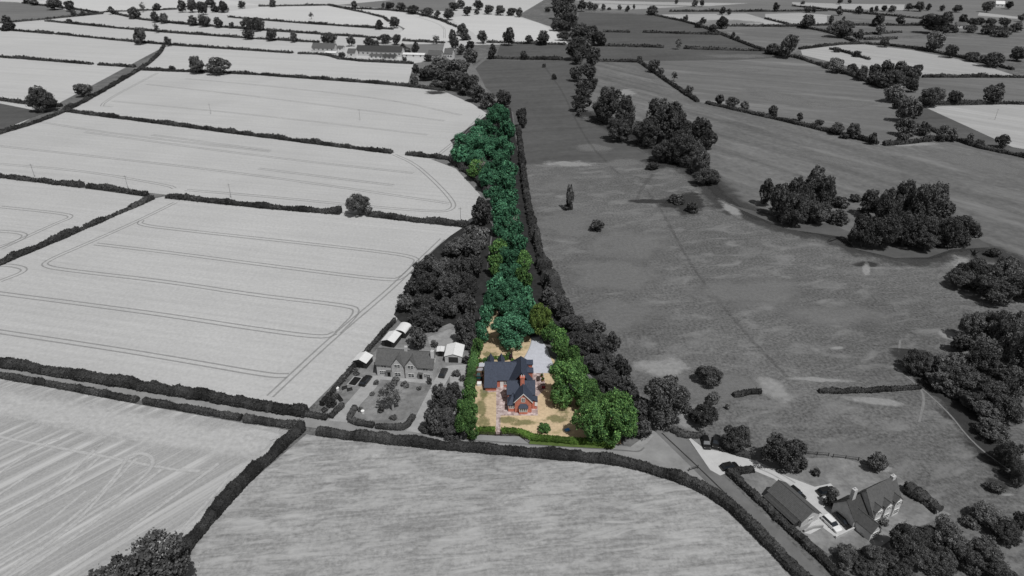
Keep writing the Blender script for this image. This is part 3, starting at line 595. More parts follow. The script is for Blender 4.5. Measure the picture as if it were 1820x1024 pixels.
# ------------------------------------------------------------------ trees
def leaves(C, Nrm, size, jit):
    n = len(C); nr = Nrm + RNG.normal(size=(n, 3)) * jit; nr /= np.linalg.norm(nr, axis=1, keepdims=True) + 1e-9
    a = np.cross(nr, RNG.normal(size=(n, 3))); a /= np.linalg.norm(a, axis=1, keepdims=True) + 1e-9; b = np.cross(nr, a)
    s = size * RNG.uniform(.45, 1.0, (n, 1)); a *= s; b *= s * .8
    bend = nr * s * .25
    V = np.stack([C - a * .9 - b * .7, C + a - b * .8 + bend, C + a * .7 + b, C - a * .6 + b * .9 - bend], 1).reshape(-1, 3)
    return V, np.arange(n * 4).reshape(-1, 4)
def unit(n): d = RNG.normal(size=(n, 3)); return d / np.linalg.norm(d, axis=1, keepdims=True)
def crown_mesh(kind, n, size, seed):
    """boughs -> leaf clumps on each bough's outside -> leaf faces on each clump; every clump has its own tone"""
    global RNG
    keep = RNG; RNG = np.random.default_rng(seed)
    B = []
    if kind == 'cypress':
        n *= 4
        for i in range(9):
            z = -1 + 2 * (i + .5) / 9; B.append((RNG.normal() * .1, RNG.normal() * .1, z * .8, max(.3, .72 * math.sqrt(max(.05, 1 - z * z)))))
    elif kind == 'sparse':
        for d in unit(14): q = d * RNG.uniform(.3, .8); B.append((*q, RNG.uniform(.12, .26)))
    elif kind == 'tall':
        for i in range(9):
            a = RNG.uniform(0, 6.28); z = RNG.uniform(-.68, .62); rr = RNG.uniform(.15, .5) * (1 - .35 * max(0, z)); B.append((math.cos(a) * rr, math.sin(a) * rr, z, RNG.uniform(.32, .46)))
        B.append((0, 0, -.1, .55))
    else:
        B.append((RNG.normal() * .08, RNG.normal() * .08, .05, .58)); nb = RNG.integers(6, 10); a0 = RNG.uniform(0, 6.28)
        for i in range(nb):
            a = a0 + i * 6.28 / nb + RNG.normal() * .3; z = RNG.uniform(-.5, .5); rr = RNG.uniform(.38, .62) * math.sqrt(1 - min(.8, z * z)); R_ = RNG.uniform(.26, .46)
            B.append((math.cos(a) * rr, math.sin(a) * rr, z, R_))
        for i in range(3): B.append((RNG.normal() * .25, RNG.normal() * .25, RNG.uniform(.35, .62), RNG.uniform(.26, .40)))
    B = np.array(B); C, Q, D = [], [], []
    for i, b in enumerate(B):
        m = 26 if kind in ('round', 'bush', 'tall') else 8
        for d in unit(m):
            p = b[:3] + d * b[3] * .82
            dist = np.linalg.norm(B[:, :3] - p, axis=1) / B[:, 3]; dist[i] = 9
            if dist.min() < .70 and kind != 'sparse': continue
            if p[2] < -.92: continue
            C.append(p); Q.append(b[3] * RNG.uniform(.26, .50)); D.append(d)
    C = np.array(C); Q = np.array(Q); D = np.array(D)
    li = RNG.choice(len(Q), n, p=Q ** 2 / (Q ** 2).sum())
    d = unit(n) + D[li] * .75; d /= np.linalg.norm(d, axis=1, keepdims=True)
    P = C[li] + d * (Q[li] * (1 + RNG.normal(size=n) * .16))[:, None]
    inn = n // 9; P[:inn] *= .72                        # leaves deeper in the crown
    k = n // 30; P[-k:] *= RNG.uniform(1.0, 1.14, (k, 1))  # stray sprigs
    sz = size * RNG.choice([.7, 1, 1.35], n, p=[.45, .38, .17])
    V, F = leaves(P, d, sz[:, None], .6)
    tone = np.clip(RNG.beta(2, 2, len(Q))[li] + RNG.normal(size=n) * .08, 0, 1)
    RNG = keep
    return V, F, np.repeat(tone, 4)
def trunk_arrays(hc, kind, pale=False):
    b = MB(); rr = np.random.default_rng(5)
    b.tube((0, 0, 0), (0.02, 0.01, hc * .75), .085, .055, 7); b.tube((0.02, 0.01, hc * .75), (0, 0, hc + .35), .055, .02, 6)
    for i in range(10 if kind == 'sparse' else 6):
        t = i * 2.4 + .4; e = Vector((math.cos(t) * .62, math.sin(t) * .62, hc + rr.uniform(-.15, .55)))
        s0 = Vector((0.01, 0, hc * (.55 + .06 * (i % 4)))); b.tube(s0, e, .036, .012, 5)
        if kind == 'sparse':
            for k in range(3): b.tube(e * .8 + s0 * .2, e + Vector((rr.normal() * .25, rr.normal() * .25, rr.uniform(.05, .3))), .012, .004, 4)
    return b.v, b.f
LODS = {'far': (560, .20), 'mid': (3400, .086), 'near': (15000, .040), 'huge': (26000, .032)}
HC = {'round': 1.05, 'tall': .96, 'bush': .78, 'sparse': 1.2, 'cypress': .98}
CACHE = {}; PROTO = {}
def crown_for(kind, lod, var, m, single):
    key = (kind, lod, var)
    if key not in CACHE:
        n, s = LODS[lod]
        if kind == 'sparse': n = int(n * .45); s *= .7
        V, F, T_ = crown_mesh(kind, n, s, 100 + var * 17 + hash_s(kind + lod)); V = V.copy(); V[:, 2] += HC[kind]; V[:, 2] = np.maximum(V[:, 2], .02)
        CACHE[key] = (V, F, T_)
    V, F, T_ = CACHE[key]
    if single:
        tv, tf = trunk_arrays(HC[kind], kind); nv = len(V)
        me = mesh('tree', np.concatenate([V, np.array([tuple(q) for q in tv])]), F.tolist() + [[i + nv for i in f] for f in tf])
        me.materials.append(M[m]); me.materials.append(M['bark'])
        me.polygons.foreach_set('material_index', [0] * len(F) + [1] * len(tf)); T_ = np.concatenate([T_, np.full(len(tv), .5)])
    else:
        me = mesh('crown', V, F); me.materials.append(M[m])
    at_ = me.attributes.new('tone', 'FLOAT', 'POINT'); at_.data.foreach_set('value', T_)
    return me
def hash_s(s): return sum(ord(c) * (i + 3) for i, c in enumerate(s)) % 997
def proto(kind, lod, var, m, name):
    key = (kind, lod, var, m, name)
    if key not in PROTO:
        if lod == 'far' or kind in ('bush', 'cypress'):
            PROTO[key] = ('one', crown_for(kind, lod, var, m, lod == 'far' and kind != 'bush'))
        else:
            tv, tf = trunk_arrays(HC[kind], kind)
            tm = mesh('trunk', [tuple(q) for q in tv], tf); tm.materials.append(M['bark_pale' if kind == 'sparse' else 'bark'])
            PROTO[key] = ('two', crown_for(kind, lod, var, m, False), tm)
    return PROTO[key]
def tree(cx, cy, wpx, hpx, kind='round', m='leaf_dark', name=None, label='', cat=None, group=None, bark=None):
    hc = HC[kind]
    g = at(cx, cy + hpx * .3); sc = depth(g) / FPX; dep = math.atan2(H, g.y)
    r = wpx * sc / 2 * 1.03; V = hpx * sc / 2 * 1.03
    c = math.sqrt(max((V ** 2 - (r * math.sin(dep)) ** 2), (.45 * r * math.cos(dep)) ** 2)) / math.cos(dep)
    c = min(max(c, .62 * r), (4.5 if kind == 'cypress' else 1.7) * r)
    p = at(cx, cy, hc * c)
    lod = 'far' if wpx < 17 else 'mid' if wpx < 40 else 'near' if wpx < 110 else 'huge'
    var = random.randrange(4 if lod != 'huge' else 1)
    name = name or ('shrub' if kind == 'bush' else 'cypress_tree' if kind == 'cypress' else 'dead_tree' if kind == 'sparse' else 'broadleaf_tree')
    cat = cat or ('shrub' if kind == 'bush' else 'tree')
    pr = proto(kind, lod, var, m, name)
    if pr[0] == 'one':
        o = bpy.data.objects.new(name, pr[1]); COL.objects.link(o)
    else:
        o = empty(name)
        for nm, mesh_ in (('crown', pr[1]), ('trunk', pr[2])):
            ch = bpy.data.objects.new(nm, mesh_); COL.objects.link(ch); ch.parent = o
            if nm == 'trunk' and bark:
                ch.material_slots[0].link = 'OBJECT'; ch.material_slots[0].material = M[bark]
    o.location = (p.x, p.y, 0); o.rotation_euler = (0, 0, random.uniform(0, 6.28)); o.scale = (r, r * random.uniform(.92, 1.08), c)
    return tag(o, label, cat, group)
KM = {'s': ('sparse', 'leaf_mid'), 'p': ('round', 'leaf_pale'), 't': ('tall', 'leaf_dark'), 'b': ('bush', 'leaf_dark'), 'm': ('round', 'leaf_mid'), 'q': ('bush', 'leaf_mid'), 'c': ('cypress', 'leaf_dark'), '': ('round', 'leaf_dark'), 'T': ('tall', 'leaf_mid'),
      'G': ('round', 'leaf_green'), 'E': ('round', 'leaf_teal'), 'L': ('round', 'leaf_lime'), 'D': ('sparse', 'leaf_teal'), 'B': ('bush', 'leaf_green'), 'Y': ('bush', 'leaf_bright'), 'U': ('bush', 'leaf_purple')}
TONE = {'s': 'thin bare', 'p': 'pale grey', 't': 'tall dark', 'b': 'dark', 'm': 'mid grey', 'q': 'grey', 'c': 'dark', '': 'dark', 'T': 'tall grey', 'G': 'leafy green', 'E': 'teal green', 'L': 'lime green', 'D': 'bleached dead', 'B': 'green', 'Y': 'bright', 'U': 'purple'}
def trees(zone, where, data, group, by='x'):
    """data in the survey enlargement's own units: zone = (x offset, y offset, factor)"""
    zx, zy, k = zone; rows = []
    for d in data:
        rows.append((zx + d[0] / k, zy + d[1] / k, d[2] / k, d[3] / k, d[4] if len(d) > 4 else ''))
    if 'below the hamlet' in where: rows = [(a, b_, w_ * 1.3, h_ * 1.2, k_) for a, b_, w_, h_, k_ in rows]
    if 'riverside' in where or 'copse by' in where or ('right edge' in where and 'hedge' not in where): rows = [(a, b_ + h_ * .02, w_ * 1.2, h_ * 1.12, k_) for a, b_, w_, h_, k_ in rows]
    rows.sort(key=lambda q: q[0] if by == 'x' else -(q[1] + q[3] / 2) if by == 'y' else q[1])
    way = {'x': 'from the left', 'y': 'from the front', 'Y': 'from the back'}[by]
    cnt = {'tree': 0, 'shrub': 0}
    for q in rows:
        kind, m = KM[q[4]]; nm = 'shrub' if kind == 'bush' else 'tree'
        cnt[nm] += 1
        lab = '%s %s %s, %s %s %s' % (TONE[q[4]], nm, where, ordinal(cnt[nm]), nm, way)
        tree(q[0], q[1], q[2], q[3], kind, m, label=lab, group=group + (' bushes' if kind == 'bush' else ''), bark='bark_green' if q[4] == 'D' else None)
Z = 1812 / 460
A = (0, 0, Z); B = (460, 0, Z); C_ = (920, 0, Z); D_ = (1360, 0, Z); F_ = (460, 260, Z); G_ = (920, 260, Z); H_ = (1360, 260, Z); J_ = (460, 520, Z); K_ = (920, 520, Z); L_ = (1360, 520, Z); X_ = (1360, 764, Z); PX = (0, 0, 1)
g1 = 'trees along the far left hedges'
trees(A, 'in the topmost left hedges', [(370,25,110,75),(485,40,70,70),(190,8,50,30),(240,15,60,40),(512,95,40,50,'q'),(580,95,35,40,'q'),(780,72,50,50),(995,45,50,60,'s'),(1095,48,65,45)], g1)
trees(A, 'in the far copse at top left', [(1270,40,60,80),(1340,40,80,80),(1415,55,80,85),(1475,20,80,50),(1560,45,70,75),(1510,65,60,50,'b')], g1)
trees(A, 'on the far row left of hamlet', [(935,88,85,75),(1085,118,60,70),(1142,125,60,70,'m'),(1345,145,60,65),(1428,147,85,75),(1527,155,60,70,'m'),(1620,180,40,45,'q'),(1730,165,80,80),(1790,170,70,90),(1740,240,80,65),(1690,30,55,50)], g1)
trees(A, 'at the far left edge', [(38,135,55,50),(50,185,110,65,'b'),(487,150,40,35,'q')], g1)
trees(A, 'near the hedge crossroads', [(1090,192,50,60,'s'),(975,248,95,110,'m'),(1172,290,50,60)], g1)
trees(A, 'above the large pale field', [(1205,480,50,40,'b'),(1372,455,105,110),(1528,458,145,115)], g1)
trees(A, 'beside the small dark pasture', [(295,690,190,160),(580,630,115,90),(625,668,65,40,'b')], g1)
g2 = 'trees around the far hamlet'
trees(B, 'left of hamlet on thin hedges', [(10,170,55,80),(85,242,80,80),(242,258,50,70),(365,105,40,45,'s'),(95,20,50,50),(668,30,45,45),(842,172,65,60),(950,155,80,75)], g2)
trees(B, 'in the far belt at top centre', [(870,35,25,35),(915,40,70,50),(1000,48,75,55),(1080,65,90,50),(1180,82,80,55),(1250,95,50,40),(1325,100,80,70),(1365,45,80,45),(1415,25,60,60),(1460,75,70,60),(1540,35,75,60),(1610,65,70,60),(1525,82,40,35),(1690,72,75,60),(1770,80,70,50)], g2)
trees(B, 'by the curved pale field', [(1425,205,80,80),(1450,255,90,60,'b'),(1355,250,55,80),(1370,300,70,70),(1568,258,75,80),(1750,255,85,110),(1635,360,60,95)], g2)
trees(B, 'among the hamlet roofs', [(488,270,110,80),(645,285,60,70),(770,290,70,55),(880,270,90,60),(965,275,75,70),(820,322,70,75),(1095,335,60,75),(1005,330,50,50),(1040,355,60,50,'q'),(1240,270,60,60,'s'),(1480,320,70,70),(1485,385,100,90,'p'),(1415,345,60,70,'m'),(580,390,60,50,'b'),(1190,410,60,50,'b'),(1020,415,40,35,'b')], g2)
trees(B, 'in the wood below the hamlet', [(1165,520,80,70),(1230,500,110,90,'m'),(1300,540,90,90),(1400,470,120,90,'m'),(1330,470,90,80,'m'),(1265,430,100,70,'p'),(1400,560,110,110),(1460,590,100,110),(1300,600,80,50,'b'),(1530,650,100,90),(1600,700,90,90),(1715,690,90,100),(1240,590,80,40,'q'),(1640,730,60,50,'b'),(1100,490,40,60),(1085,560,50,70,'q'),(1500,560,60,60,'m')], g2)
g3_ = 'trees along the stream'
trees(C_, 'in the upper stream belt', [(300,70,110,110),(370,120,120,150),(270,170,90,80),(330,180,100,70),(340,50,90,80),(450,40,60,70),(508,38,50,55),(545,50,40,40),(430,225,140,110),(505,240,130,120),(575,270,100,90),(320,250,90,60),(400,340,140,140),(460,330,110,130),(415,400,80,90),(525,400,110,130),(290,10,120,50),(360,5,80,40)], g3_, 'Y')
trees(C_, 'in the middle stream belt', [(410,515,100,100),(500,505,110,110),(535,575,60,50,'b'),(470,620,130,120),(445,720,120,110),(430,790,50,60,'b')], g3_, 'Y')
trees(C_, 'in the big dark copse by the bend', [(620,730,180,200),(760,790,150,230,'t'),(1000,840,230,240),(720,900,150,140),(890,930,160,150),(1100,880,150,200,'t'),(1180,900,90,110),(1285,910,120,160),(1340,970,80,120),(1030,1040,170,150),(1150,1050,170,180,'t'),(1240,1060,150,150),(1290,1120,140,180,'t'),(940,1160,80,50,'b'),(1310,1230,150,110),(1380,1250,70,80,'q')], g3_)
g4 = 'trees along the far right hedges'
trees(C_, 'on far hedges at top right', [(945,70,80,60),(600,50,35,40,'m'),(640,62,30,20,'q'),(715,50,30,35,'m'),(770,60,35,40),(815,47,20,35,'m'),(1112,12,28,28),(1242,20,45,45,'m'),(1292,20,30,50),(1180,128,35,40),(1295,150,45,50),(1270,175,60,45,'b'),(1435,155,80,80),(1370,200,70,50,'b'),(1435,75,50,50),(1480,82,35,40),(1508,248,35,45),(1540,268,30,35,'q'),(1125,300,70,70,'s'),(1790,335,80,60)], g4)
trees(C_, 'on the curving meadow hedge', [(855,415,40,45,'b'),(955,460,85,85),(1002,500,55,50,'q'),(1097,530,65,65,'s'),(1200,625,60,55),(1415,697,65,70),(1505,712,85,70),(1592,738,65,60,'m'),(1790,780,70,75)], g4)
trees(C_, 'beside the dark pasture hedges', [(45,385,50,60),(183,460,28,28,'b'),(255,540,40,40,'b'),(80,275,60,55),(175,265,90,90),(10,85,50,60),(210,65,40,35),(30,820,80,150)], g4)
trees(D_, 'in the top right corner', [(75,50,45,55),(263,20,35,25,'q'),(522,10,35,35),(592,10,28,30),(300,65,50,45),(342,68,30,40),(520,75,50,60,'m'),(745,68,30,35),(780,60,30,40,'m'),(835,58,40,40),(890,60,55,45),(660,70,60,50,'m'),(1010,50,60,45),(1085,45,70,60),(1145,50,40,45),(1240,55,40,40),(1345,60,70,45,'m'),(1390,130,60,60),(1560,45,70,70),(1710,35,60,50),(1800,125,50,50)], g4)
trees(D_, 'behind the straw coloured field', [(295,150,105,85,'m'),(462,140,35,70),(550,130,20,50),(535,195,170,115,'m'),(795,140,90,80),(815,205,60,70,'p'),(948,142,65,60),(660,250,65,75),(840,297,70,60),(1195,285,130,130,'p'),(1305,357,90,85),(1455,395,95,65),(1595,415,130,95),(1780,375,120,95)], g4)
trees(D_, 'in the hamlet wood at far right', [(1190,165,190,110),(1260,140,110,100),(1460,155,80,50),(1510,148,70,45),(1580,155,70,55),(1675,155,80,60),(1570,200,100,70),(1670,215,120,70,'m'),(1760,190,90,60),(1440,200,80,50,'m'),(1320,200,70,50)], g4)
trees(D_, 'before the straw coloured field', [(50,340,90,70),(170,320,130,150,'m'),(120,355,110,75,'b'),(500,465,110,80,'p'),(500,440,90,70,'p'),(612,475,70,60),(575,500,80,50,'q'),(440,460,70,50,'q'),(500,350,50,40,'b'),(640,380,70,40,'b')], g4)
trees(D_, 'in the dark right plantation', [(690,510,90,90,'t'),(770,500,110,110,'t'),(850,490,120,110,'t'),(950,490,130,110,'t'),(1010,530,130,120),(1068,495,70,90),(920,550,160,110),(830,560,120,100),(1030,600,90,80),(760,555,100,70),(670,520,70,80)], g4)
trees(D_, 'below the dark plantation', [(905,650,150,120,'p'),(1000,760,150,170,'m'),(1055,770,100,110),(930,730,80,80,'b'),(1000,890,150,120,'m'),(1115,900,80,90),(1255,930,80,110,'m'),(1310,940,90,90,'m'),(1440,960,45,60,'m'),(1500,1000,70,50,'b'),(1665,985,80,90),(965,970,100,70,'q')], g4)
trees(D_, 'on the right edge pasture hedge', [(1175,680,165,125),(1330,680,100,90),(1600,660,140,120),(1640,620,70,80)], g4)
trees(D_, 'on the lower meadow hedge', [(55,770,55,60),(245,815,50,55),(375,865,70,60,'m'),(500,900,95,80),(625,915,100,100),(560,950,70,50,'b'),(755,970,60,80)], g4)
trees(F_, 'standing alone on the crop hedge', [(692,415,190,145)], 'lone hedge oak')
trees(F_, 'in the dark wood beside crop', [(1560,450,130,190),(1490,600,130,110),(1400,690,200,160,'m'),(1560,640,110,150,'p'),(1330,720,110,100),(1500,720,150,150),(1210,820,140,130),(1130,860,110,110),(1290,880,180,180,'m'),(1420,870,180,180,'m'),(1510,840,120,170)], 'trees of the dark wood', 'Y')
trees(J_, 'in the wood behind the cottages', [(1180,-70,170,150),(1080,-40,130,120),(1330,-40,190,180),(1460,-30,160,180),(1030,70,150,130),(1180,80,180,180,'m'),(1310,90,170,170),(1420,60,160,140),(1485,100,100,160),(1100,170,160,120),(1220,210,150,110),(1440,250,180,200),(1470,330,110,120),(1110,320,140,150)], 'trees of the dark wood', 'Y')
trees(J_, 'between cottages and red house', [(1360,720,130,170),(1290,760,200,210),(1320,880,180,190),(1230,890,140,180),(1330,960,170,130)], 'dark garden trees by the road', 'Y')
trees(J_, 'on the cottage front lawn', [(930,720,230,220,'s'),(855,815,50,70,'b'),(505,770,70,80,'b'),(1195,620,40,55,'b'),(680,550,40,40,'q'),(960,610,60,30,'q'),(1020,640,60,40,'q')], 'cottage garden plants')
trees(PX, 'round the cottage plot edges', [(596,705,14,12,'b'),(610,672,12,12,'q'),(634,664,12,10,'b'),(668,680,12,8,'q'),(662,700,10,8,'q'),(700,682,14,10,'b'),(722,686,12,8,'q'),(745,690,10,9,'q'),(812,664,16,14,'q'),(822,672,12,12,'b'),(808,684,14,12,'q'),(772,612,14,14,'q'),(752,640,12,12,'b'),(828,640,14,16,'b'),(656,642,10,10,'q'),(700,742,14,10,'q'),(640,728,12,9,'q'),(577,728,12,10,'b')], 'cottage plot edge shrubs')
trees(G_, 'alone in the rough pasture', [(367,360,50,165,'c'),(345,430,55,40,'b'),(555,560,110,90,'b'),(1120,370,120,60,'q'),(1225,430,100,80,'q')], 'lone pasture trees')
trees(K_, 'in the dark belt right of the lane', [(290,90,170,150),(380,200,180,140),(470,260,170,140,'m'),(560,240,110,110,'m'),(430,350,190,160),(560,350,160,150),(670,350,110,140,'m'),(520,480,180,160),(660,500,160,160),(740,540,120,150),(640,620,170,160),(760,660,150,160),(330,130,140,130),(220,20,130,120),(700,700,130,110),(860,820,150,170),(880,950,130,130),(800,740,120,120),(700,960,180,120,'b')], 'trees beside the lane')
trees(K_, 'near the road junction', [(1060,750,330,340),(1350,567,200,165),(1300,845,190,185),(1225,860,70,60,'b'),(1370,735,110,50,'q'),(1470,800,40,40,'q')], 'round pasture trees')
trees(X_, 'by the pale farmhouse drive', [(-210,60,205,190),(130,150,310,275),(780,225,140,140,'m'),(990,400,45,60,'b'),(690,725,45,35,'b'),(360,300,60,60,'b'),(480,440,90,70,'q'),(460,490,90,120,'q'),(820,640,90,60,'q'),(1600,395,120,80,'q'),(270,385,1,1,'q')][:-1], 'farmhouse garden plants')
trees(H_, 'in the left riverside clump', [(20,320,90,170),(110,370,120,200),(240,330,160,330,'t'),(310,290,170,300,'t'),(400,340,140,270,'t'),(455,300,80,180,'t'),(220,440,150,200),(340,440,180,160),(520,390,100,80,'b'),(510,500,120,100,'b'),(640,360,80,60,'b'),(110,480,120,80,'b')], 'riverside trees')
trees(H_, 'in the right riverside clump', [(740,400,130,160),(880,400,150,250,'t'),(960,370,170,240,'t'),(1060,410,180,270,'t'),(1160,420,180,260,'t'),(1230,470,130,200,'t'),(700,590,150,190),(840,590,180,200),(990,580,200,200),(1130,670,150,120,'m'),(1150,570,180,180),(1290,590,150,190),(1400,580,180,180),(1250,670,110,70,'b'),(1590,740,90,50,'b')], 'riverside trees')
trees(H_, 'in the upper clump at right edge', [(1450,870,190,120),(1560,900,220,180),(1700,900,220,200),(1380,940,150,90),(1620,990,240,150),(1780,980,180,170)], 'right edge trees')
trees(L_, 'in the large clump at right edge', [(1450,240,150,170,'m'),(1560,190,190,170,'m'),(1650,240,200,260,'T'),(1740,300,180,320,'T'),(1580,420,200,220,'m'),(1700,540,220,170,'m'),(1380,350,120,130),(1060,480,170,160),(1230,590,180,160,'m'),(1600,700,240,220),(1760,650,160,220),(1450,650,200,160),(1700,820,200,200),(1560,830,160,140,'m'),(1340,690,120,80,'q'),(1830,430,200,320,'m'),(1270,500,200,180,'m'),(1350,590,190,180),(1480,770,210,130,'q'),(1250,650,130,90,'q'),(1600,960,200,110,'q'),(1500,480,190,200)], 'right edge trees', 'Y')
trees(X_, 'in the lower right corner', [(1700,150,180,200),(1780,300,160,160),(1560,600,220,160,'m'),(1300,740,230,240,'m'),(1130,760,200,180),(980,790,230,240),(800,880,220,200),(1080,900,230,200,'m'),(900,970,250,200),(1250,930,220,180),(1420,880,220,200),(1560,860,240,220,'m'),(1700,720,220,180),(1790,640,110,130),(580,880,180,140,'m'),(720,970,180,150),(1650,990,250,160),(1440,640,130,70,'q'),(760,690,110,60,'q')], 'lower right trees')
tree(240, 1058, 184, 186, 'round', 'leaf_mid', label='large rounded dark tree cut by the bottom edge at lower left', group=None)
tree(318, 990, 46, 62, 'bush', 'leaf_dark', label='dark bushy shrub at the foot of diagonal hedge, bottom left')
gw = 'trees of the green wood'
trees(PX, 'in the long green wood', [(885,210,45,42,'E'),(865,228,40,35,'E'),(900,235,34,40,'E'),(848,242,36,32,'E'),(828,256,45,36,'E'),(868,258,48,40,'E'),(897,264,36,40,'E'),(820,276,36,36,'E'),(850,284,46,42,'E'),(885,292,46,42,'E'),(903,304,30,38,'E'),(845,302,36,34,'G'),(870,320,42,38,'E'),(900,328,36,38,'E'),(880,347,36,34,'E'),(905,354,34,38,'E'),(890,374,36,36,'E'),(912,382,28,36,'E'),(888,400,30,36,'E'),(913,408,34,38,'E'),(898,427,40,36,'E'),(922,434,32,38,'E'),(886,442,30,36,'G'),(906,457,44,38,'E'),(930,466,28,40,'G'),(881,470,30,40,'G'),(905,487,46,42,'E'),(932,497,34,40,'G'),(882,508,36,42,'E'),(908,518,50,46,'E'),(935,530,34,44,'E'),(878,538,40,46,'E'),(915,550,54,50,'E'),(942,556,36,48,'E'),(865,560,26,40,'E'),
    (860,250,30,36,'D'),(853,296,30,40,'D'),(908,398,34,40,'D'),(870,316,24,36,'D'),(915,430,26,34,'D')], gw, 'Y')
trees(PX, 'round the red house garden', [(912,584,76,62,'E'),(961,572,44,62,'L'),(994,610,34,50,'G'),(856,590,26,44,'E'),(849,618,24,40,'G'),(976,590,30,40,'G'),(1010,640,44,60,'G'),(835,700,24,42,'G'),(832,728,40,50,'G'),(828,757,42,50,'G'),(1011,680,74,80,'G'),(1045,702,56,56,'G'),(1052,746,68,78,'G'),(1096,742,76,86,'G'),(1080,718,50,46,'G'),(1114,758,46,56,'G'),(1050,774,24,28,'G'),(1024,655,40,50,'G')], gw)
trees(PX, 'in the shrub bed behind red house', [(862,640,12,10,'B'),(869,640,14,14,'B'),(880,636,10,8,'Y'),(890,637,14,11,'B'),(898,636,14,11,'Y'),(903,633,10,14,'B'),(907,634,9,15,'U'),(912,641,8,7,'Y'),(854,641,8,9,'Y')], 'shrubs behind the red house')
tree(969, 760, 25, 22, 'bush', 'leaf_green', label='single round dark green bush on the parched front lawn')
tree(834, 777, 9, 9, 'bush', 'leaf_lime', label='tiny green bush at left end of the front railing')
tree(886, 680, 4, 8, 'bush', 'leaf_green', label='small green climber beside the white back door')

# ------------------------------------------------------------------ buildings
def walls(parent, x0, x1, y0, y1, ev, rg, axis, m, gables=(True, True)):
    b = MB(); b.box(x0, x1, y0, y1, 0, ev)
    if rg > ev:
        if axis == 'y':
            xm = (x0 + x1) / 2
            for y, g, t in ((y0, gables[0], .25), (y1, gables[1], -.25)):
                if g:
                    a, c = min(y, y + t), max(y, y + t)
                    b.quadset([(x0,a,ev),(x1,a,ev),(xm,a,rg-.05),(x0,c,ev),(x1,c,ev),(xm,c,rg-.05)], [(0,1,2),(5,4,3),(0,3,4,1),(1,4,5,2),(2,5,3,0)])
        else:
            ym = (y0 + y1) / 2
            for x, g, t in ((x0, gables[0], .25), (x1, gables[1], -.25)):
                if g:
                    a, c = min(x, x + t), max(x, x + t)
                    b.quadset([(a,y0,ev),(a,y1,ev),(a,ym,rg-.05),(c,y0,ev),(c,y1,ev),(c,ym,rg-.05)], [(0,1,2),(5,4,3),(0,3,4,1),(1,4,5,2),(2,5,3,0)])
    return b.build('wall', M[m], parent)
def roof(parent, x0, x1, y0, y1, ev, rg, axis, m, oh=.3, hips=(0, 0), name='roof', th=.14):
    """two slopes (and hipped ends of the given run) as thin solid slabs"""
    b = MB(); z = th + .02
    k = (rg - ev) / (((x1 - x0) if axis == 'y' else (y1 - y0)) / 2); e = ev - k * oh
    if axis == 'y':
        xm = (x0 + x1) / 2; X0, X1 = x0 - oh, x1 + oh
        ya, yb = y0 - oh, y1 + oh; ra = y0 + hips[0] if hips[0] else ya; rb = y1 - hips[1] if hips[1] else yb
        b.prism([(X0, ya, e + z), (xm, ra, rg + z), (xm, rb, rg + z), (X0, yb, e + z)], th)
        b.prism([(X1, ya, e + z), (X1, yb, e + z), (xm, rb, rg + z), (xm, ra, rg + z)], th)
        if hips[0]: b.prism([(X0, ya, e + z), (X1, ya, e + z), (xm, ra, rg + z)], th)
        if hips[1]: b.prism([(X1, yb, e + z), (X0, yb, e + z), (xm, rb, rg + z)], th)
        b.tube((xm, ra, rg + z), (xm, rb, rg + z), .1, .1, 6)
    else:
        ym = (y0 + y1) / 2; Y0, Y1 = y0 - oh, y1 + oh
        xa, xb = x0 - oh, x1 + oh; ra = x0 + hips[0] if hips[0] else xa; rb = x1 - hips[1] if hips[1] else xb
        b.prism([(xa, Y0, e + z), (xb, Y0, e + z), (rb, ym, rg + z), (ra, ym, rg + z)], th)
        b.prism([(xa, Y1, e + z), (ra, ym, rg + z), (rb, ym, rg + z), (xb, Y1, e + z)], th)
        if hips[0]: b.prism([(xa, Y1, e + z), (xa, Y0, e + z), (ra, ym, rg + z)], th)
        if hips[1]: b.prism([(xb, Y0, e + z), (xb, Y1, e + z), (rb, ym, rg + z)], th)
        b.tube((ra, ym, rg + z), (rb, ym, rg + z), .1, .1, 6)
    return b.build(name, M[m], parent)
def window(parent, x, y, z, wd, ht, face='f', lights=2, fm='white', name='window', bars=1, ft=.11):
    """face f: -y, b: +y, l: -x, r: +x"""
    fr = MB(); pa = MB(); t = ft if parent.name.startswith('brick') else .06
    def put(bm, u0, u1, w0, w1, d0, d1):
        if face == 'f': bm.box(x + u0, x + u1, y - d1, y - d0, z + w0, z + w1)
        elif face == 'b': bm.box(x + u0, x + u1, y + d0, y + d1, z + w0, z + w1)
        elif face == 'l': bm.box(x - d1, x - d0, y + u0, y + u1, z + w0, z + w1)
        else: bm.box(x + d0, x + d1, y + u0, y + u1, z + w0, z + w1)
    hw, hh = wd / 2, ht / 2
    put(fr, -hw, -hw + t, -hh, hh, 0, .07); put(fr, hw - t, hw, -hh, hh, 0, .07)
    put(fr, -hw + t, hw - t, hh - t, hh, 0, .07); put(fr, -hw + t, hw - t, -hh, -hh + t, 0, .07)
    for i in range(1, lights): u = -hw + wd * i / lights; put(fr, u - .045, u + .045, -hh + t, hh - t, 0, .065)
    for i in range(1, bars + 1):
        q = -hh + ht * i / (bars + 1)
        put(fr, -hw + t, hw - t, q - .03, q + .03, 0, .05)
    o = fr.build(name, M[fm], parent)
    put(pa, -hw + t, hw - t, -hh + t, hh - t, .005, .03)
    pa.build('pane', M['glass'], o)
    return o
def boxpart(name, m, parent, *bx):
    b = MB()
    for q in bx: b.box(*q)
    return b.build(name, M[m], parent)

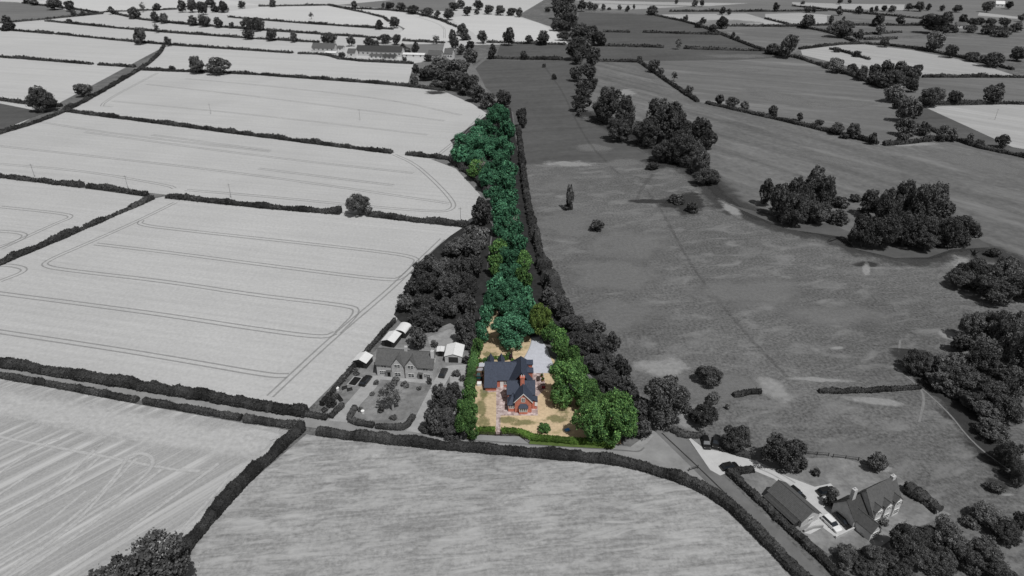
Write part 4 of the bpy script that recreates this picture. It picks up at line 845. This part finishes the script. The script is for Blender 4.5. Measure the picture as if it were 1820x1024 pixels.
# --- the red house for sale
P0 = at(930, 734); hr = empty('brick_house', (P0.x, P0.y, 0), 0, 'red brick house with blue slate roofs and white front gable, in the coloured garden', 'house')
walls(hr, -2.2, 2.2, 0, 5.6, 3.7, 6.15, 'y', 'brick', (True, False)); roof(hr, -2.2, 2.2, 0.05, 5.7, 3.7, 6.15, 'y', 'slate', .28)
walls(hr, -4.1, 3.0, 3.4, 8.0, 3.69, 6.2, 'x', 'brick'); roof(hr, -4.1, 3.0, 3.4, 8.0, 3.69, 6.22, 'x', 'slate', .25)
walls(hr, -3.4, 2.45, 7.9, 18.6, 3.2, 7.2, 'y', 'brick', (False, False)); roof(hr, -3.4, 2.45, 8.0, 18.6, 3.2, 7.25, 'y', 'slate', .3, (0, 2.9))
walls(hr, -10.3, -3.3, 11.1, 18.3, 2.75, 5.9, 'x', 'brick', (True, False)); roof(hr, -10.3, -2.0, 11.1, 18.3, 2.7, 5.95, 'x', 'slate', .3)
walls(hr, -10.29, -7.3, 9.4, 11.2, 1.55, 1.5, 'y', 'brick')
b = MB(); b.prism([(-10.6, 9.1, 1.38), (-7.05, 9.1, 1.38), (-7.05, 14.7, 6.12), (-10.6, 14.7, 6.12)], .12); b.build('roof', M['slate'], hr)
# left bay room
walls(hr, -3.95, -2.2, .35, 3.5, 2.35, 2.3, 'y', 'brick')
b = MB(); b.prism([(-4.2, .1, 2.42), (-2.2, .1, 2.42), (-2.25, 1.3, 4.0), (-2.6, 3.4, 4.2), (-4.2, 3.4, 2.42)], .12); b.build('roof', M['slate'], hr)
# front bay
walls(hr, -1.1, 1.1, -.75, .1, 2.1, 2.0, 'y', 'brick')
b = MB(); b.prism([(-1.3, -.95, 2.22), (1.3, -.95, 2.22), (.75, -.02, 3.05), (-.75, -.02, 3.05)], .1); b.prism([(-1.3, -.02, 2.22), (-1.3, -.95, 2.22), (-.75, -.02, 3.05)], .1); b.prism([(1.3, -.95, 2.22), (1.3, -.02, 2.22), (.75, -.02, 3.05)], .1); b.build('roof', M['slate'], hr)
# side porch on the right, dormers
walls(hr, 2.4, 3.6, 1.5, 3.5, 2.5, 2.4, 'y', 'brick'); b = MB(); b.prism([(2.15, 1.3, 3.5), (3.85, 1.3, 2.6), (3.85, 3.7, 2.6), (2.15, 3.7, 3.5)], .1); b.build('roof', M['slate'], hr)
boxpart('bay', 'white', hr, (3.05, 3.75, 1.38, 1.5, 1.2, 2.4))
for y in (11.2, 15.0):
    boxpart('dormer', 'brick', hr, (1.2, 2.7, y, y + 1.9, 3.0, 5.0)); boxpart('roof', 'slate', hr, (.3, 2.95, y - .2, y + 2.1, 5.02, 5.2))
    window(hr, 2.7, y + .95, 4.2, 1.2, 1.0, 'r')
for x in (-9.0, -6.0):
    boxpart('dormer', 'brick', hr, (x - .8, x + .8, 15.6, 18.2, 3.0, 4.9)); roof(hr, x - .8, x + .8, 15.0, 18.3, 4.9, 6.3, 'y', 'slate', .2)
window(hr, -.05, 0, 4.25, 1.0, 1.35, 'f'); window(hr, 0, -.75, 1.52, 2.05, 1.15, 'f', 4); window(hr, -3.1, .35, 1.75, 1.45, 1.0, 'f', 3)
for s in (-1, 1): boxpart('window', 'white', hr, (s * 1.1 - .03, s * 1.1 + .03, -.68, -.1, 1.05, 2.05))
boxpart('door', 'white', hr, (-6.25, -5.35, 11.03, 11.1, 0, 2.1)); window(hr, -4.75, 11.1, 1.6, 1.0, 1.1, 'f', 2)
window(hr, -3.95, 2.0, 1.7, 1.6, 1.0, 'l', 3); window(hr, -10.3, 14.5, 1.5, 1.4, 1.1, 'l')
# bargeboards and gutters
b = MB()
for s in (-1, 1):
    b.quadset([(s*2.52, -.32, 3.36), (0, -.32, 6.2), (0, -.32, 6.45), (s*2.52, -.32, 3.62), (s*2.52, -.25, 3.36), (0, -.25, 6.2), (0, -.25, 6.45), (s*2.52, -.25, 3.62)], [(0,1,2,3),(7,6,5,4),(0,4,5,1),(3,2,6,7),(0,3,7,4),(1,5,6,2)])
b.build('bargeboard', M['white'], hr)
ch = boxpart('chimney', 'brick', hr, (-.75, .35, 4.3, 5.2, 5.2, 8.0), (-.85, .45, 4.2, 5.3, 8.0, 8.25))
b = MB(); b.tube((-.45, 4.75, 8.25), (-.45, 4.75, 8.8), .16, .13, 8); b.tube((.1, 4.75, 8.25), (.1, 4.75, 8.8), .16, .13, 8); b.build('chimney_pot', M['white_grey'], ch)
boxpart('flashing', 'lead', hr, (-4.3, -.9, 8.2, 8.32, 3.5, 3.72), (.6, 3.1, 8.2, 8.32, 3.5, 3.72))

# garden things of the red house
def thing_at(name, px, py, rz, label, cat, group=None):
    p = at(px, py); return empty(name, (p.x, p.y, 0), rz, label, cat, group)
t = thing_at('pergola', 850.5, 672, 0, 'brown timber hot tub shelter with teal cover inside, left of red house', 'pergola')
for x in (-1.2, 1.2):
    for y in (-2.0, 2.0): boxpart('post', 'brown', t, (x - .07, x + .07, y - .07, y + .07, 0, 2.2))
b = MB(); b.box(-1.3, 1.3, -2.2, -2.05, 2.1, 2.28); b.box(-1.3, 1.3, 2.05, 2.2, 2.1, 2.28)
for i in range(9): b.box(-1.25 + i * .3, -1.15 + i * .3, -2.3, 2.3, 2.28, 2.42)
b.build('slatted_roof', M['brown'], t)
boxpart('deck', 'brown', t, (-1.35, 1.35, -2.5, 2.5, .03, .16)); boxpart('tub', 'teal', t, (-.9, .95, -.6, 1.2, .16, .95))
t = thing_at('storage_box', 852, 685, 0, 'small white storage box at the front of the hot tub shelter', 'box'); boxpart('body', 'white_grey', t, (-.55, .55, -.6, .6, 0, .8)); boxpart('lid', 'white', t, (-.6, .6, -.65, .65, .8, .9))
t = thing_at('garden_table', 957, 676, 0, 'dark garden table on the patio right of red house', 'table'); boxpart('tabletop', 'iron', t, (-.45, .45, -1.0, 1.0, .7, .76))
for x in (-.35, .35):
    for y in (-.85, .85): boxpart('leg', 'iron', t, (x - .04, x + .04, y - .04, y + .04, 0, .7))
for i, (px, py) in enumerate(((963, 671), (964.5, 678))):
    t = thing_at('planter', px, py, 0, ['yellowish planter nearest the gravel drive on the patio', 'yellowish planter closer to the road on the patio'][i], 'planter', 'patio planters')
    b = MB(); b.tube((0, 0, 0), (0, 0, .6), .3, .42, 10); b.build('pot', M['terracotta'], t)
    V, F = leaves(RNG.normal(size=(60, 3)) * .22 + np.array([0, 0, .85]), np.zeros((60, 3)), .2, 1); link('plant', mesh('plant', V, F), t, [M['leaf_bright']])
t = thing_at('barbecue', 966, 692, 0, 'dark red covered barbecue at the patio edge', 'barbecue'); b = MB(); b.box(-.5, .5, -.3, .3, .5, .95); b.quadset([(-.5,-.3,.95),(.5,-.3,.95),(.5,.3,.95),(-.5,.3,.95),(-.45,-.12,1.2),(.45,-.12,1.2),(.45,.12,1.2),(-.45,.12,1.2)],[(4,5,6,7),(0,1,5,4),(1,2,6,5),(2,3,7,6),(3,0,4,7)]); b.build('hood', M['red_paint'], t)
for x in (-.4, .4):
    for y in (-.22, .22): boxpart('leg', 'iron', t, (x - .03, x + .03, y - .03, y + .03, 0, .5))
t = thing_at('wheelbarrow', 1008, 767.5, .4, 'pale blue wheelbarrow on the lawn beside the big green tree', 'wheelbarrow')
b = MB(); b.quadset([(-.45,-.3,.35),(.4,-.3,.35),(.4,.3,.35),(-.45,.3,.35),(-.65,-.45,.75),(.6,-.45,.8),(.6,.45,.8),(-.65,.45,.75)],[(3,2,1,0),(0,1,5,4),(1,2,6,5),(2,3,7,6),(3,0,4,7)]); b.build('tray', M['blue_paint'], t)
b = MB(); b.tube((.75, -.05, .2), (.75, .05, .2), .2, .2, 12); b.build('wheel', M['rubber'], t)
b = MB(); b.tube((.75, -.08, .2), (-1.1, -.3, .6), .025, .025); b.tube((.75, .08, .2), (-1.1, .3, .6), .025, .025); b.build('handle', M['steel'], t)
# front railing and gate
def railing(label, pts, group):
    P = [at(*p) for p in pts]; o = P[0]; t = empty('railing', (o.x, o.y, 0), 0, label, 'railing', group)
    bars, posts = MB(), MB()
    for a, c in zip(P[:-1], P[1:]):
        a = a - o; c = c - o
        for z in (.25, .65, 1.05): bars.tube(a + Vector((0, 0, z)), c + Vector((0, 0, z)), .045, .045, 5)
        n = max(1, int((c - a).length / 1.6))
        for i in range(n + 1): q = a.lerp(c, i / n); posts.box(q.x - .06, q.x + .06, q.y - .06, q.y + .06, 0, 1.2)
    bars.build('rail', M['iron'], t); posts.build('post', M['iron'], t)
railing('dark brown post and rail fence left of the garden gate', [(838, 778.5), (853.5, 773.5), (881, 775)], 'front railings')
railing('dark brown post and rail fence right of the gate, bending to road', [(891, 775), (924, 776.5), (940.5, 788.5)], 'front railings')
t = thing_at('garden_gate', 886, 774.6, 0, 'dark garden gate at the end of the paved path', 'gate')
for s in (-1, 1): boxpart('gatepost', 'iron', t, (s * .72 - .09, s * .72 + .09, -.09, .09, 0, 1.4))
b = MB()
for i in range(7): b.box(-.6 + i * .2 - .03, -.6 + i * .2 + .03, -.02, .02, .1, 1.1)
b.box(-.62, .62, -.03, .03, .25, .33); b.box(-.62, .62, -.03, .03, .9, .98); b.build('gate_leaf', M['iron'], t)

# --- semi-detached cottages
PA = at(671, 668.5); PB = at(770, 676); ang = math.atan2(PB.y - PA.y, PB.x - PA.x); LEN = (PB - PA).length
hs_ = empty('cottage_pair', (PA.x, PA.y, 0), ang, 'pale brick semi detached cottages with dark roof and twin front gables', 'house')
walls(hs_, 0, LEN, 0, 6.6, 4.3, 7.2, 'x', 'brick_grey'); roof(hs_, 0, LEN, 0, 6.6, 4.3, 7.25, 'x', 'roof_grey', .35)
xm = LEN / 2
for x0, x1 in ((xm - 3.6, xm - .25), (xm + .25, xm + 3.6)):
    walls(hs_, x0, x1, -.35, 3.2, 4.31, 6.6, 'y', 'brick_grey', (True, False)); roof(hs_, x0, x1, -.3, 3.4, 4.31, 6.62, 'y', 'roof_grey', .15)
    window(hs_, (x0 + x1) / 2, -.35, 4.2, 1.7, 1.1, 'f', 2); window(hs_, (x0 + x1) / 2, -.35, 1.35, 1.7, 1.2, 'f', 2)
for x in (1.7, LEN - 1.7):
    window(hs_, x, 0, 1.35, 1.8, 1.3, 'f', 3); window(hs_, x + (.4 if x < xm else -.4), 0, 3.55, 1.6, .9, 'f', 2)
for x in (xm - 4.6, xm + 4.6): boxpart('door', 'dark_wood', hs_, (x - .45, x + .45, -.05, 0, 0, 2.0))
boxpart('porch', 'roof_grey', hs_, (xm - 5.3, xm - 3.9, -.95, -.05, 2.25, 2.4)); boxpart('porch', 'roof_grey', hs_, (xm + 3.9, xm + 5.3, -.95, -.05, 2.25, 2.4))
for x, y, m in ((xm - .1, 3.3, 'brick_grey'), (LEN - .35, 2.2, 'white_grey')):
    c = boxpart('chimney', m, hs_, (x - .45, x + .45, y - .35, y + .35, 5.6, 8.5)); b = MB(); b.tube((x - .2, y, 8.5), (x - .2, y, 8.9), .12, .1, 8); b.tube((x + .2, y, 8.5), (x + .2, y, 8.9), .12, .1, 8); b.build('chimney_pot', M['white_grey'], c)
boxpart('drainpipe', 'iron', hs_, (xm - .05, xm + .05, -.12, -.02, .05, 4.4))
window(hs_, LEN, 3.2, 4.6, .9, 1.0, 'r')
# --- sheds
SA = dirang((572, 720), (700, 572))
def shed(label, px, py, wd, ln, ev, rg, rz, wallm='dark_wood', roofm='sheet', arched=False, name='garden_shed', door=True):
    p = at(px, py); s = empty(name, (p.x, p.y, 0), rz, label, 'shed', 'sheds round the cottages')
    walls(s, -wd/2, wd/2, 0, ln, ev, rg, 'y', wallm)
    if arched:
        b = MB(); n = 10; h = rg - ev
        for i in range(n):
            a0 = math.pi * i / n; a1 = math.pi * (i + 1) / n; q = wd / 2 + .12
            b.prism([(-q*math.cos(a0), -.15, ev + h*math.sin(a0) + .12), (-q*math.cos(a1), -.15, ev + h*math.sin(a1) + .12), (-q*math.cos(a1), ln+.15, ev + h*math.sin(a1) + .12), (-q*math.cos(a0), ln+.15, ev + h*math.sin(a0) + .12)], .08)
        b.build('roof', M[roofm], s)
    else: roof(s, -wd/2, wd/2, 0, ln, ev, rg, 'y', roofm, .2, th=.08)
    if door: boxpart('door', 'dark_wood' if wallm != 'dark_wood' else 'rubber', s, (-wd*.28, wd*.28, -.05, 0, 0, min(ev - .05, 2.0)))
    return s
RS = SA - math.pi / 2
shed('white roofed dark shed left of the cottages, with roof slit', 640, 654, 4.2, 4.0, 2.1, 3.0, RS)
shed('barrel roofed pale shed furthest back along the garden', 711, 601, 3.6, 4.6, 1.9, 2.9, RS, arched=True)
shed('pale roofed shed directly behind the cottages left end', 690, 617, 3.9, 5.2, 2.0, 2.7, RS)
shed('pale roofed brick garage right of the cottages with central ridge', 806, 645, 5.0, 6.0, 2.3, 3.1, dirang((788, 660), (800, 612)) - math.pi / 2, 'brick_grey')
shed('tiny flat white roofed lean-to beside the brick garage', 783, 634, 1.9, 2.4, 1.9, 2.0, 0)
t = thing_at('raised_bed', 631, 679, RS, 'dark rectangular raised bed with pale edging left of drive', 'raised bed'); boxpart('soil', 'rubber', t, (-1.1, 1.1, -1.9, 1.9, 0, .3)); boxpart('edging', 'drive_grey', t, (-1.4, 1.4, -2.2, -1.9, 0, .34), (-1.4, 1.4, 1.9, 2.2, 0, .34), (-1.4, -1.1, -1.9, 1.9, 0, .34), (1.1, 1.4, -1.9, 1.9, 0, .34))
t = thing_at('timber_planter', 603, 709, RS + .9, 'long dark timber planter near roadside end of left garden', 'planter'); boxpart('box', 'dark_wood', t, (-.5, .5, -1.6, 1.6, 0, .7)); boxpart('soil', 'rubber', t, (-.42, .42, -1.5, 1.5, .7, .73))
for i, (px, py) in enumerate(((613, 692), (622, 695))):
    t = thing_at('garden_bench', px, py, RS + .7, ['dark garden bench in left plot, further from the road drive', 'dark garden bench in left plot, nearer the drive'][i], 'bench', 'garden benches')
    boxpart('seat', 'dark_wood', t, (-.75, .75, -.25, .25, .4, .48)); boxpart('backrest', 'dark_wood', t, (-.75, .75, .22, .3, .48, .95))
    for x in (-.65, .65): boxpart('leg', 'dark_wood', t, (x - .05, x + .05, -.22, .22, 0, .4))
for i, (px, py) in enumerate(((600, 694), (645, 747 - 12))):
    t = thing_at('water_butt', px, py, 0, ['white round water butt by the boundary hedge', 'white round tub on the cottage lawn'][i], 'tub'); b = MB(); b.tube((0, 0, 0), (0, 0, .9), .42, .48, 12); b.build('barrel', M['white_grey'], t); b = MB(); b.tube((0, 0, .9), (0, 0, .97), .5, .45, 12); b.build('lid', M['white'], t)
# --- slate farmhouse lower right
E0 = at(1546, 936); ra = dirang((1546, 936), (1600, 908))
fh = empty('farmhouse', (E0.x, E0.y, 0), ra, 'large grey slate roofed farmhouse with three bright front gables', 'house')
FL = 8.8; FD = 6.0
walls(fh, 0, FL, 0, FD, 3.3, 7.9, 'x', 'brick_grey'); roof(fh, 0, FL, 0, FD, 3.3, 7.95, 'x', 'roof_grey', .3)
for x in (1.25, 4.2, 7.4):
    walls(fh, x - 1.05, x + 1.05, -.3, 1.6, 4.3, 5.3, 'y', 'white_grey', (True, False)); roof(fh, x - 1.05, x + 1.05, -.25, 1.7, 4.3, 5.35, 'y', 'roof_grey', .15)
    window(fh, x, -.3, 3.7, 1.4, 1.1, 'f', 3); window(fh, x, -.3, 1.3, 1.5, 1.4, 'f', 3)
walls(fh, -4.2, -.05, 1.2, 6.6, 2.9, 5.9, 'x', 'brick_grey'); roof(fh, -4.2, .3, 1.2, 6.6, 2.9, 5.95, 'x', 'roof_dark', .3)
walls(fh, -3.6, -.9, -2.6, 2.9, 2.6, 4.2, 'y', 'white_grey'); roof(fh, -3.6, -.9, -2.6, 3.0, 2.6, 4.25, 'y', 'roof_mid', .25)
window(fh, -2.25, -2.6, 1.4, 1.6, 1.3, 'f', 3)
for x, y in ((-2.6, 4.0), (FL - .6, 3.0)):
    c = boxpart('chimney', 'brick_grey', fh, (x - .5, x + .5, y - .4, y + .4, 4.5, 8.5)); b = MB(); b.tube((x, y, 8.5), (x, y, 8.9), .14, .12, 8); b.build('chimney_pot', M['white_grey'], c)
boxpart('door', 'dark_wood', fh, (2.45, 3.1, -.06, 0, 0, 2.0))
G0 = at(1422, 939); ga = dirang((1420.5, 938), (1368, 890))
gb = empty('garage_block', (G0.x, G0.y, 0), ga - math.pi / 2, 'long grey roofed garage block between the road hedge and pale drive', 'garage')
walls(gb, 0, 5.2, 0, 9.6, 2.2, 4.0, 'y', 'brick_grey'); roof(gb, 0, 5.2, 0, 9.6, 2.2, 4.05, 'y', 'roof_mid', .3)
walls(gb, -1.6, -.05, .6, 9.2, 1.6, 1.5, 'y', 'dark_wood'); b = MB(); b.prism([(-1.85, .4, 1.68), (-.02, .4, 2.1), (-.02, 9.4, 2.1), (-1.85, 9.4, 1.68)], .08); b.build('lean_to_roof', M['roof_dark'], gb)
window(gb, 2.6, 0, 1.4, 1.4, 1.0, 'f', 2)
for y in (3.4, 6.0, 8.0): b = MB(); b.prism([(1.0, y, 3.05), (1.7, y, 3.54), (1.7, y + .6, 3.54), (1.0, y + .6, 3.05)], .06); b.build('skylight', M['white_grey'], gb)
for y in (1.8, 4.8, 7.8): boxpart('garage_door', 'dark_wood', gb, (5.2, 5.26, y - 1.1, y + 1.1, 0, 2.0))
def wallrun(name, label, pts, h, th, m, cat='wall', group=None):
    P = [at(*p) for p in pts]; o = P[0]; b = MB()
    for i, (a, c) in enumerate(zip(P[:-1], P[1:])):
        a = a - o; c = c - o; d = (c - a).normalized(); n = Vector((-d.y, d.x, 0)) * th / 2; a = a - d * .02 * i; hh = h + .003 * i
        v = [a - n, c - n, c + n, a + n]; b.quadset([(q.x, q.y, 0) for q in v] + [(q.x, q.y, hh) for q in v], [(3,2,1,0),(4,5,6,7),(0,1,5,4),(1,2,6,5),(2,3,7,6),(3,0,4,7)])
    ob = b.build(name, M[m], None); ob.location = (o.x, o.y, 0); return tag(ob, label, cat, group)
wallrun('garden_wall', 'low pale wall closing the front of farmhouse parking', [(1428, 947), (1445, 940), (1462, 938)], .8, .3, 'drive_grey')
wallrun('garden_wall', 'low dark wall beside the white car and dark estate', [(1484, 958), (1515, 943), (1530, 936)], .8, .3, 'brick_grey')
wallrun('garden_wall', 'grey boundary wall running from the farmhouse corner to hedge', [(1612, 880), (1640, 896), (1665, 915)], 1.0, .3, 'drive_grey')
def fence(label, pts, h=1.1):
    P = [at(*p) for p in pts]; o = P[0]; t = empty('fence', (o.x, o.y, 0), 0, label, 'fence', 'pasture fences'); r, s = MB(), MB()
    for a, c in zip(P[:-1], P[1:]):
        a = a - o; c = c - o
        for z in (.5, .95): r.tube(a + Vector((0, 0, z)), c + Vector((0, 0, z)), .05, .05, 4)
        n = max(1, int((c - a).length / 2.5))
        for i in range(n + 1): q = a.lerp(c, i / n); s.box(q.x - .07, q.x + .07, q.y - .07, q.y + .07, 0, h)
    r.build('rail', M['dark_wood'], t); s.build('post', M['dark_wood'], t)
fence('dark post and rail fence left part, behind the farmhouse lawn', [(1432, 808), (1472, 811)]); fence('dark post and rail fence right part, behind the farmhouse lawn', [(1480, 813), (1525, 819), (1550, 830)])
fence('thin dark fence beside the field road corner', [(1224, 838), (1240, 833)])

# --- hamlet
def barn(label, px0, px1, py, dp, ev, rg, wm, rm, name='farm_building', nwin=0, hip=0):
    a = at(px0, py); c = at(px1, py + (px1 - px0) * .03); L = (c - a).length; rz = math.atan2(c.y - a.y, c.x - a.x)
    o = empty(name, (a.x, a.y, 0), rz, label, 'building', 'buildings of the far hamlet')
    walls(o, 0, L, 0, dp, ev, rg, 'x', wm); roof(o, 0, L, 0, dp, ev, rg + .05, 'x', rm, .4)
    for i in range(nwin): window(o, L * (i + .5) / nwin, 0, ev * .55, 1.6, 1.5, 'f', 2, 'white_grey', bars=0)
    return o
barn('long dark roofed house at left end of far hamlet', 555, 594, 91, 9, 3.5, 7.0, 'brick_grey', 'roof_grey', nwin=5)
barn('low white shed at the field edge of hamlet', 578, 597, 98.5, 6, 2.4, 3.2, 'white_grey', 'sheet', nwin=1)
barn('long dark roofed central terrace of the far hamlet', 634, 714, 99, 10, 4.6, 8.5, 'brick_grey', 'roof_dark', nwin=10)
barn('pale gable fronted barn left of the terrace', 618, 631, 102, 9, 4.2, 7.0, 'white_grey', 'roof_mid', nwin=1)
barn('low white walled annexe in front of the terrace', 657, 680, 104, 5, 2.6, 3.6, 'white_grey', 'roof_mid', nwin=3)
barn('low dark roofed annexe in front of terrace right end', 681, 703, 105.5, 5, 2.4, 4.0, 'brick_grey', 'roof_dark', nwin=3)
barn('long bright white roofed barn right of the terrace', 716, 754, 101, 7, 2.2, 3.0, 'white_grey', 'sheet', nwin=3)
barn('dark roofed cottage nearest the hamlet lane on left', 761, 784, 103, 8, 2.8, 6.0, 'brick_grey', 'roof_grey', nwin=3)
barn('tall pale walled house beside the hamlet lane', 790, 804, 106, 9, 5.5, 9.0, 'white_grey', 'roof_grey', nwin=3)
barn('small white farm shed above the left hamlet house', 600, 609, 90, 6, 2.6, 4.0, 'white_grey', 'roof_mid', nwin=1)
barn('tiny white house far away in the top right corner', 1769, 1784, 13, 9, 4.5, 8, 'white_grey', 'sheet', nwin=2)
barn('tiny grey farm building in far right hamlet wood', 1700, 1716, 50, 9, 3.5, 6, 'white_grey', 'roof_grey', nwin=2)
hedge('dark hedge along the front of the hamlet gardens', [(530, 96), (577, 97.5), (612, 108), (735, 114)], 2, 2.6, group=HG)

# ------------------------------------------------------------------ vehicles
def car(label, px, py, hd, m, L=4.4, W=1.8, Ht=1.48, estate=True, px2=None):
    p = at(px, py); c = empty('parked_car', (p.x, p.y, 0), hd, label, 'car', 'parked cars')
    side = [(-.5, .28), (-.5, .62), (-.485, .80), (-.44 if estate else -.40, .86), (.22, .88), (.42, .80), (.49, .66), (.5, .28)]
    secs = [-.5, -.44, .44, .5]; V = []; n = len(side)
    for k, s in enumerate(secs):
        q = .93 if k in (0, 3) else 1
        V += [(x * L * (q if abs(x) > .4 else 1), s * W, z * (1 if z < .3 else (q * .06 + .94))) for x, z in side]
    F = [list(range(n)), list(range(4 * n - 1, 3 * n - 1, -1))]
    for k in range(3): F += [(k*n + i, k*n + (i+1) % n, (k+1)*n + (i+1) % n, (k+1)*n + i) for i in range(n)]
    b = MB(); b.quadset(V, F)
    rr = -.40 if estate else -.22      # roof
    top = [(rr * L, z0, Ht) for z0 in (-.36 * W, .36 * W)] + [(.08 * L, .36 * W, Ht), (.08 * L, -.36 * W, Ht)]
    b.quadset([(q[0], q[1], Ht) for q in top] + [(q[0], q[1], Ht - .06) for q in top], [(0,1,2,3),(7,6,5,4),(0,4,5,1),(1,5,6,2),(2,6,7,3),(3,7,4,0)])
    b.build('body', M[m], c)
    g = MB(); lo = [(-.455 * L, -.45 * W), (-.455 * L, .45 * W), (.235 * L, .45 * W), (.235 * L, -.45 * W)]
    g.quadset([(x, y, .86) for x, y in lo] + [(q[0], q[1], Ht - .062) for q in top], [(0,4,5,1),(1,5,6,2),(2,6,7,3),(3,7,4,0)]); g.build('window', M['glass'], c)
    for sx in (-.31, .31):
        for sy in (-1, 1):
            wl = MB(); wl.tube((sx * L, sy * W * .38, .32), (sx * L, sy * W * .505, .32), .32, .32, 14); wo = wl.build('wheel', M['rubber'], c)
            h_ = MB(); h_.tube((sx * L, sy * W * .505, .32), (sx * L, sy * W * .515, .32), .19, .17, 10); h_.build('rim', M['steel'], wo)
    for sy in (-1, 1): boxpart('headlight', 'lamp', c, (.455 * L, .47 * L, sy * W * .36 - .16, sy * W * .36 + .16, .62, .72))
    for sy in (-1, 1): boxpart('mirror', m, c, (.14 * L, .17 * L, sy * W * .53 - .08, sy * W * .53 + .08, .9, 1.02))
    return c
car('black car parked on the left cottage driveway', 650, 679, dirang((640, 690), (661, 664)), 'black_paint', 5.0, 1.95)
car('dark car parked on right side of the cottages', 788, 665, dirang((783, 676), (793, 654)), 'grey_paint', 4.6)
car('dark car nose out beside clipped hedge, left of the junction pair', 1254.5, 790, dirang((1252, 780), (1257, 800)), 'black_paint')
car('dark car nose out, right of the junction pair', 1272.5, 789, dirang((1274, 779), (1271, 799)), 'black_paint')
car('black car parked along the end of the short clipped hedge by the road', 1296, 832, dirang((1282, 834), (1310, 828)), 'black_paint')
car('dark car half hidden behind the garage block', 1415, 880, dirang((1405, 872), (1425, 888)), 'black_paint', 4.2)
car('dark estate car on the drive behind farmhouse', 1469, 876, dirang((1456, 878), (1482, 872)), 'black_paint', 4.6)
car('white van parked at front of the farmhouse drive', 1477, 934, dirang((1466, 924), (1489, 946)), 'white_car', 4.6, 1.8, 1.55)
car('black car beside the white van, closest to the farmhouse', 1499, 929, dirang((1486, 915), (1512, 943)), 'black_paint', 5.0, 1.95)

# ------------------------------------------------------------------ poles
def pole(label, px, y0, y1):
    p = at(px, y0); h = max(7.0, height_for(px, y0, y1)); o = empty('utility_pole', (p.x, p.y, 0), 0, label, 'utility pole', 'utility poles')
    b = MB(); b.tube((0, 0, 0), (0, 0, h), .11, .08, 7); b.build('shaft', M['pole'], o); boxpart('crossarm', 'pole', o, (-.8, .8, -.05, .05, h - .7, h - .58))
    for x in (-.7, 0, .7): b = MB(); b.tube((x, 0, h - .58), (x, 0, h - .4), .04, .03, 6); b.build('insulator', M['steel'], o)
for lab, px, y0, y1 in [('thin pole in the large pale field left of the hedge oak pair', 375, 203, 184), ('thin pole in large pale field towards the green wood', 640, 214, 194), ('thin pole behind hedge near the field corner gateway', 228, 336, 318), ('thin pole above the hedge left of the lone oak', 411, 352, 343), ('thin pole beside the wood at end of crop hedge', 819, 396, 378), ('thin pole at the left end of crop hedge', 62, 315, 306), ('thin pole in the pale triangular field near right edge', 1768, 213, 196)]:
    pole(lab, px, y0, y1)
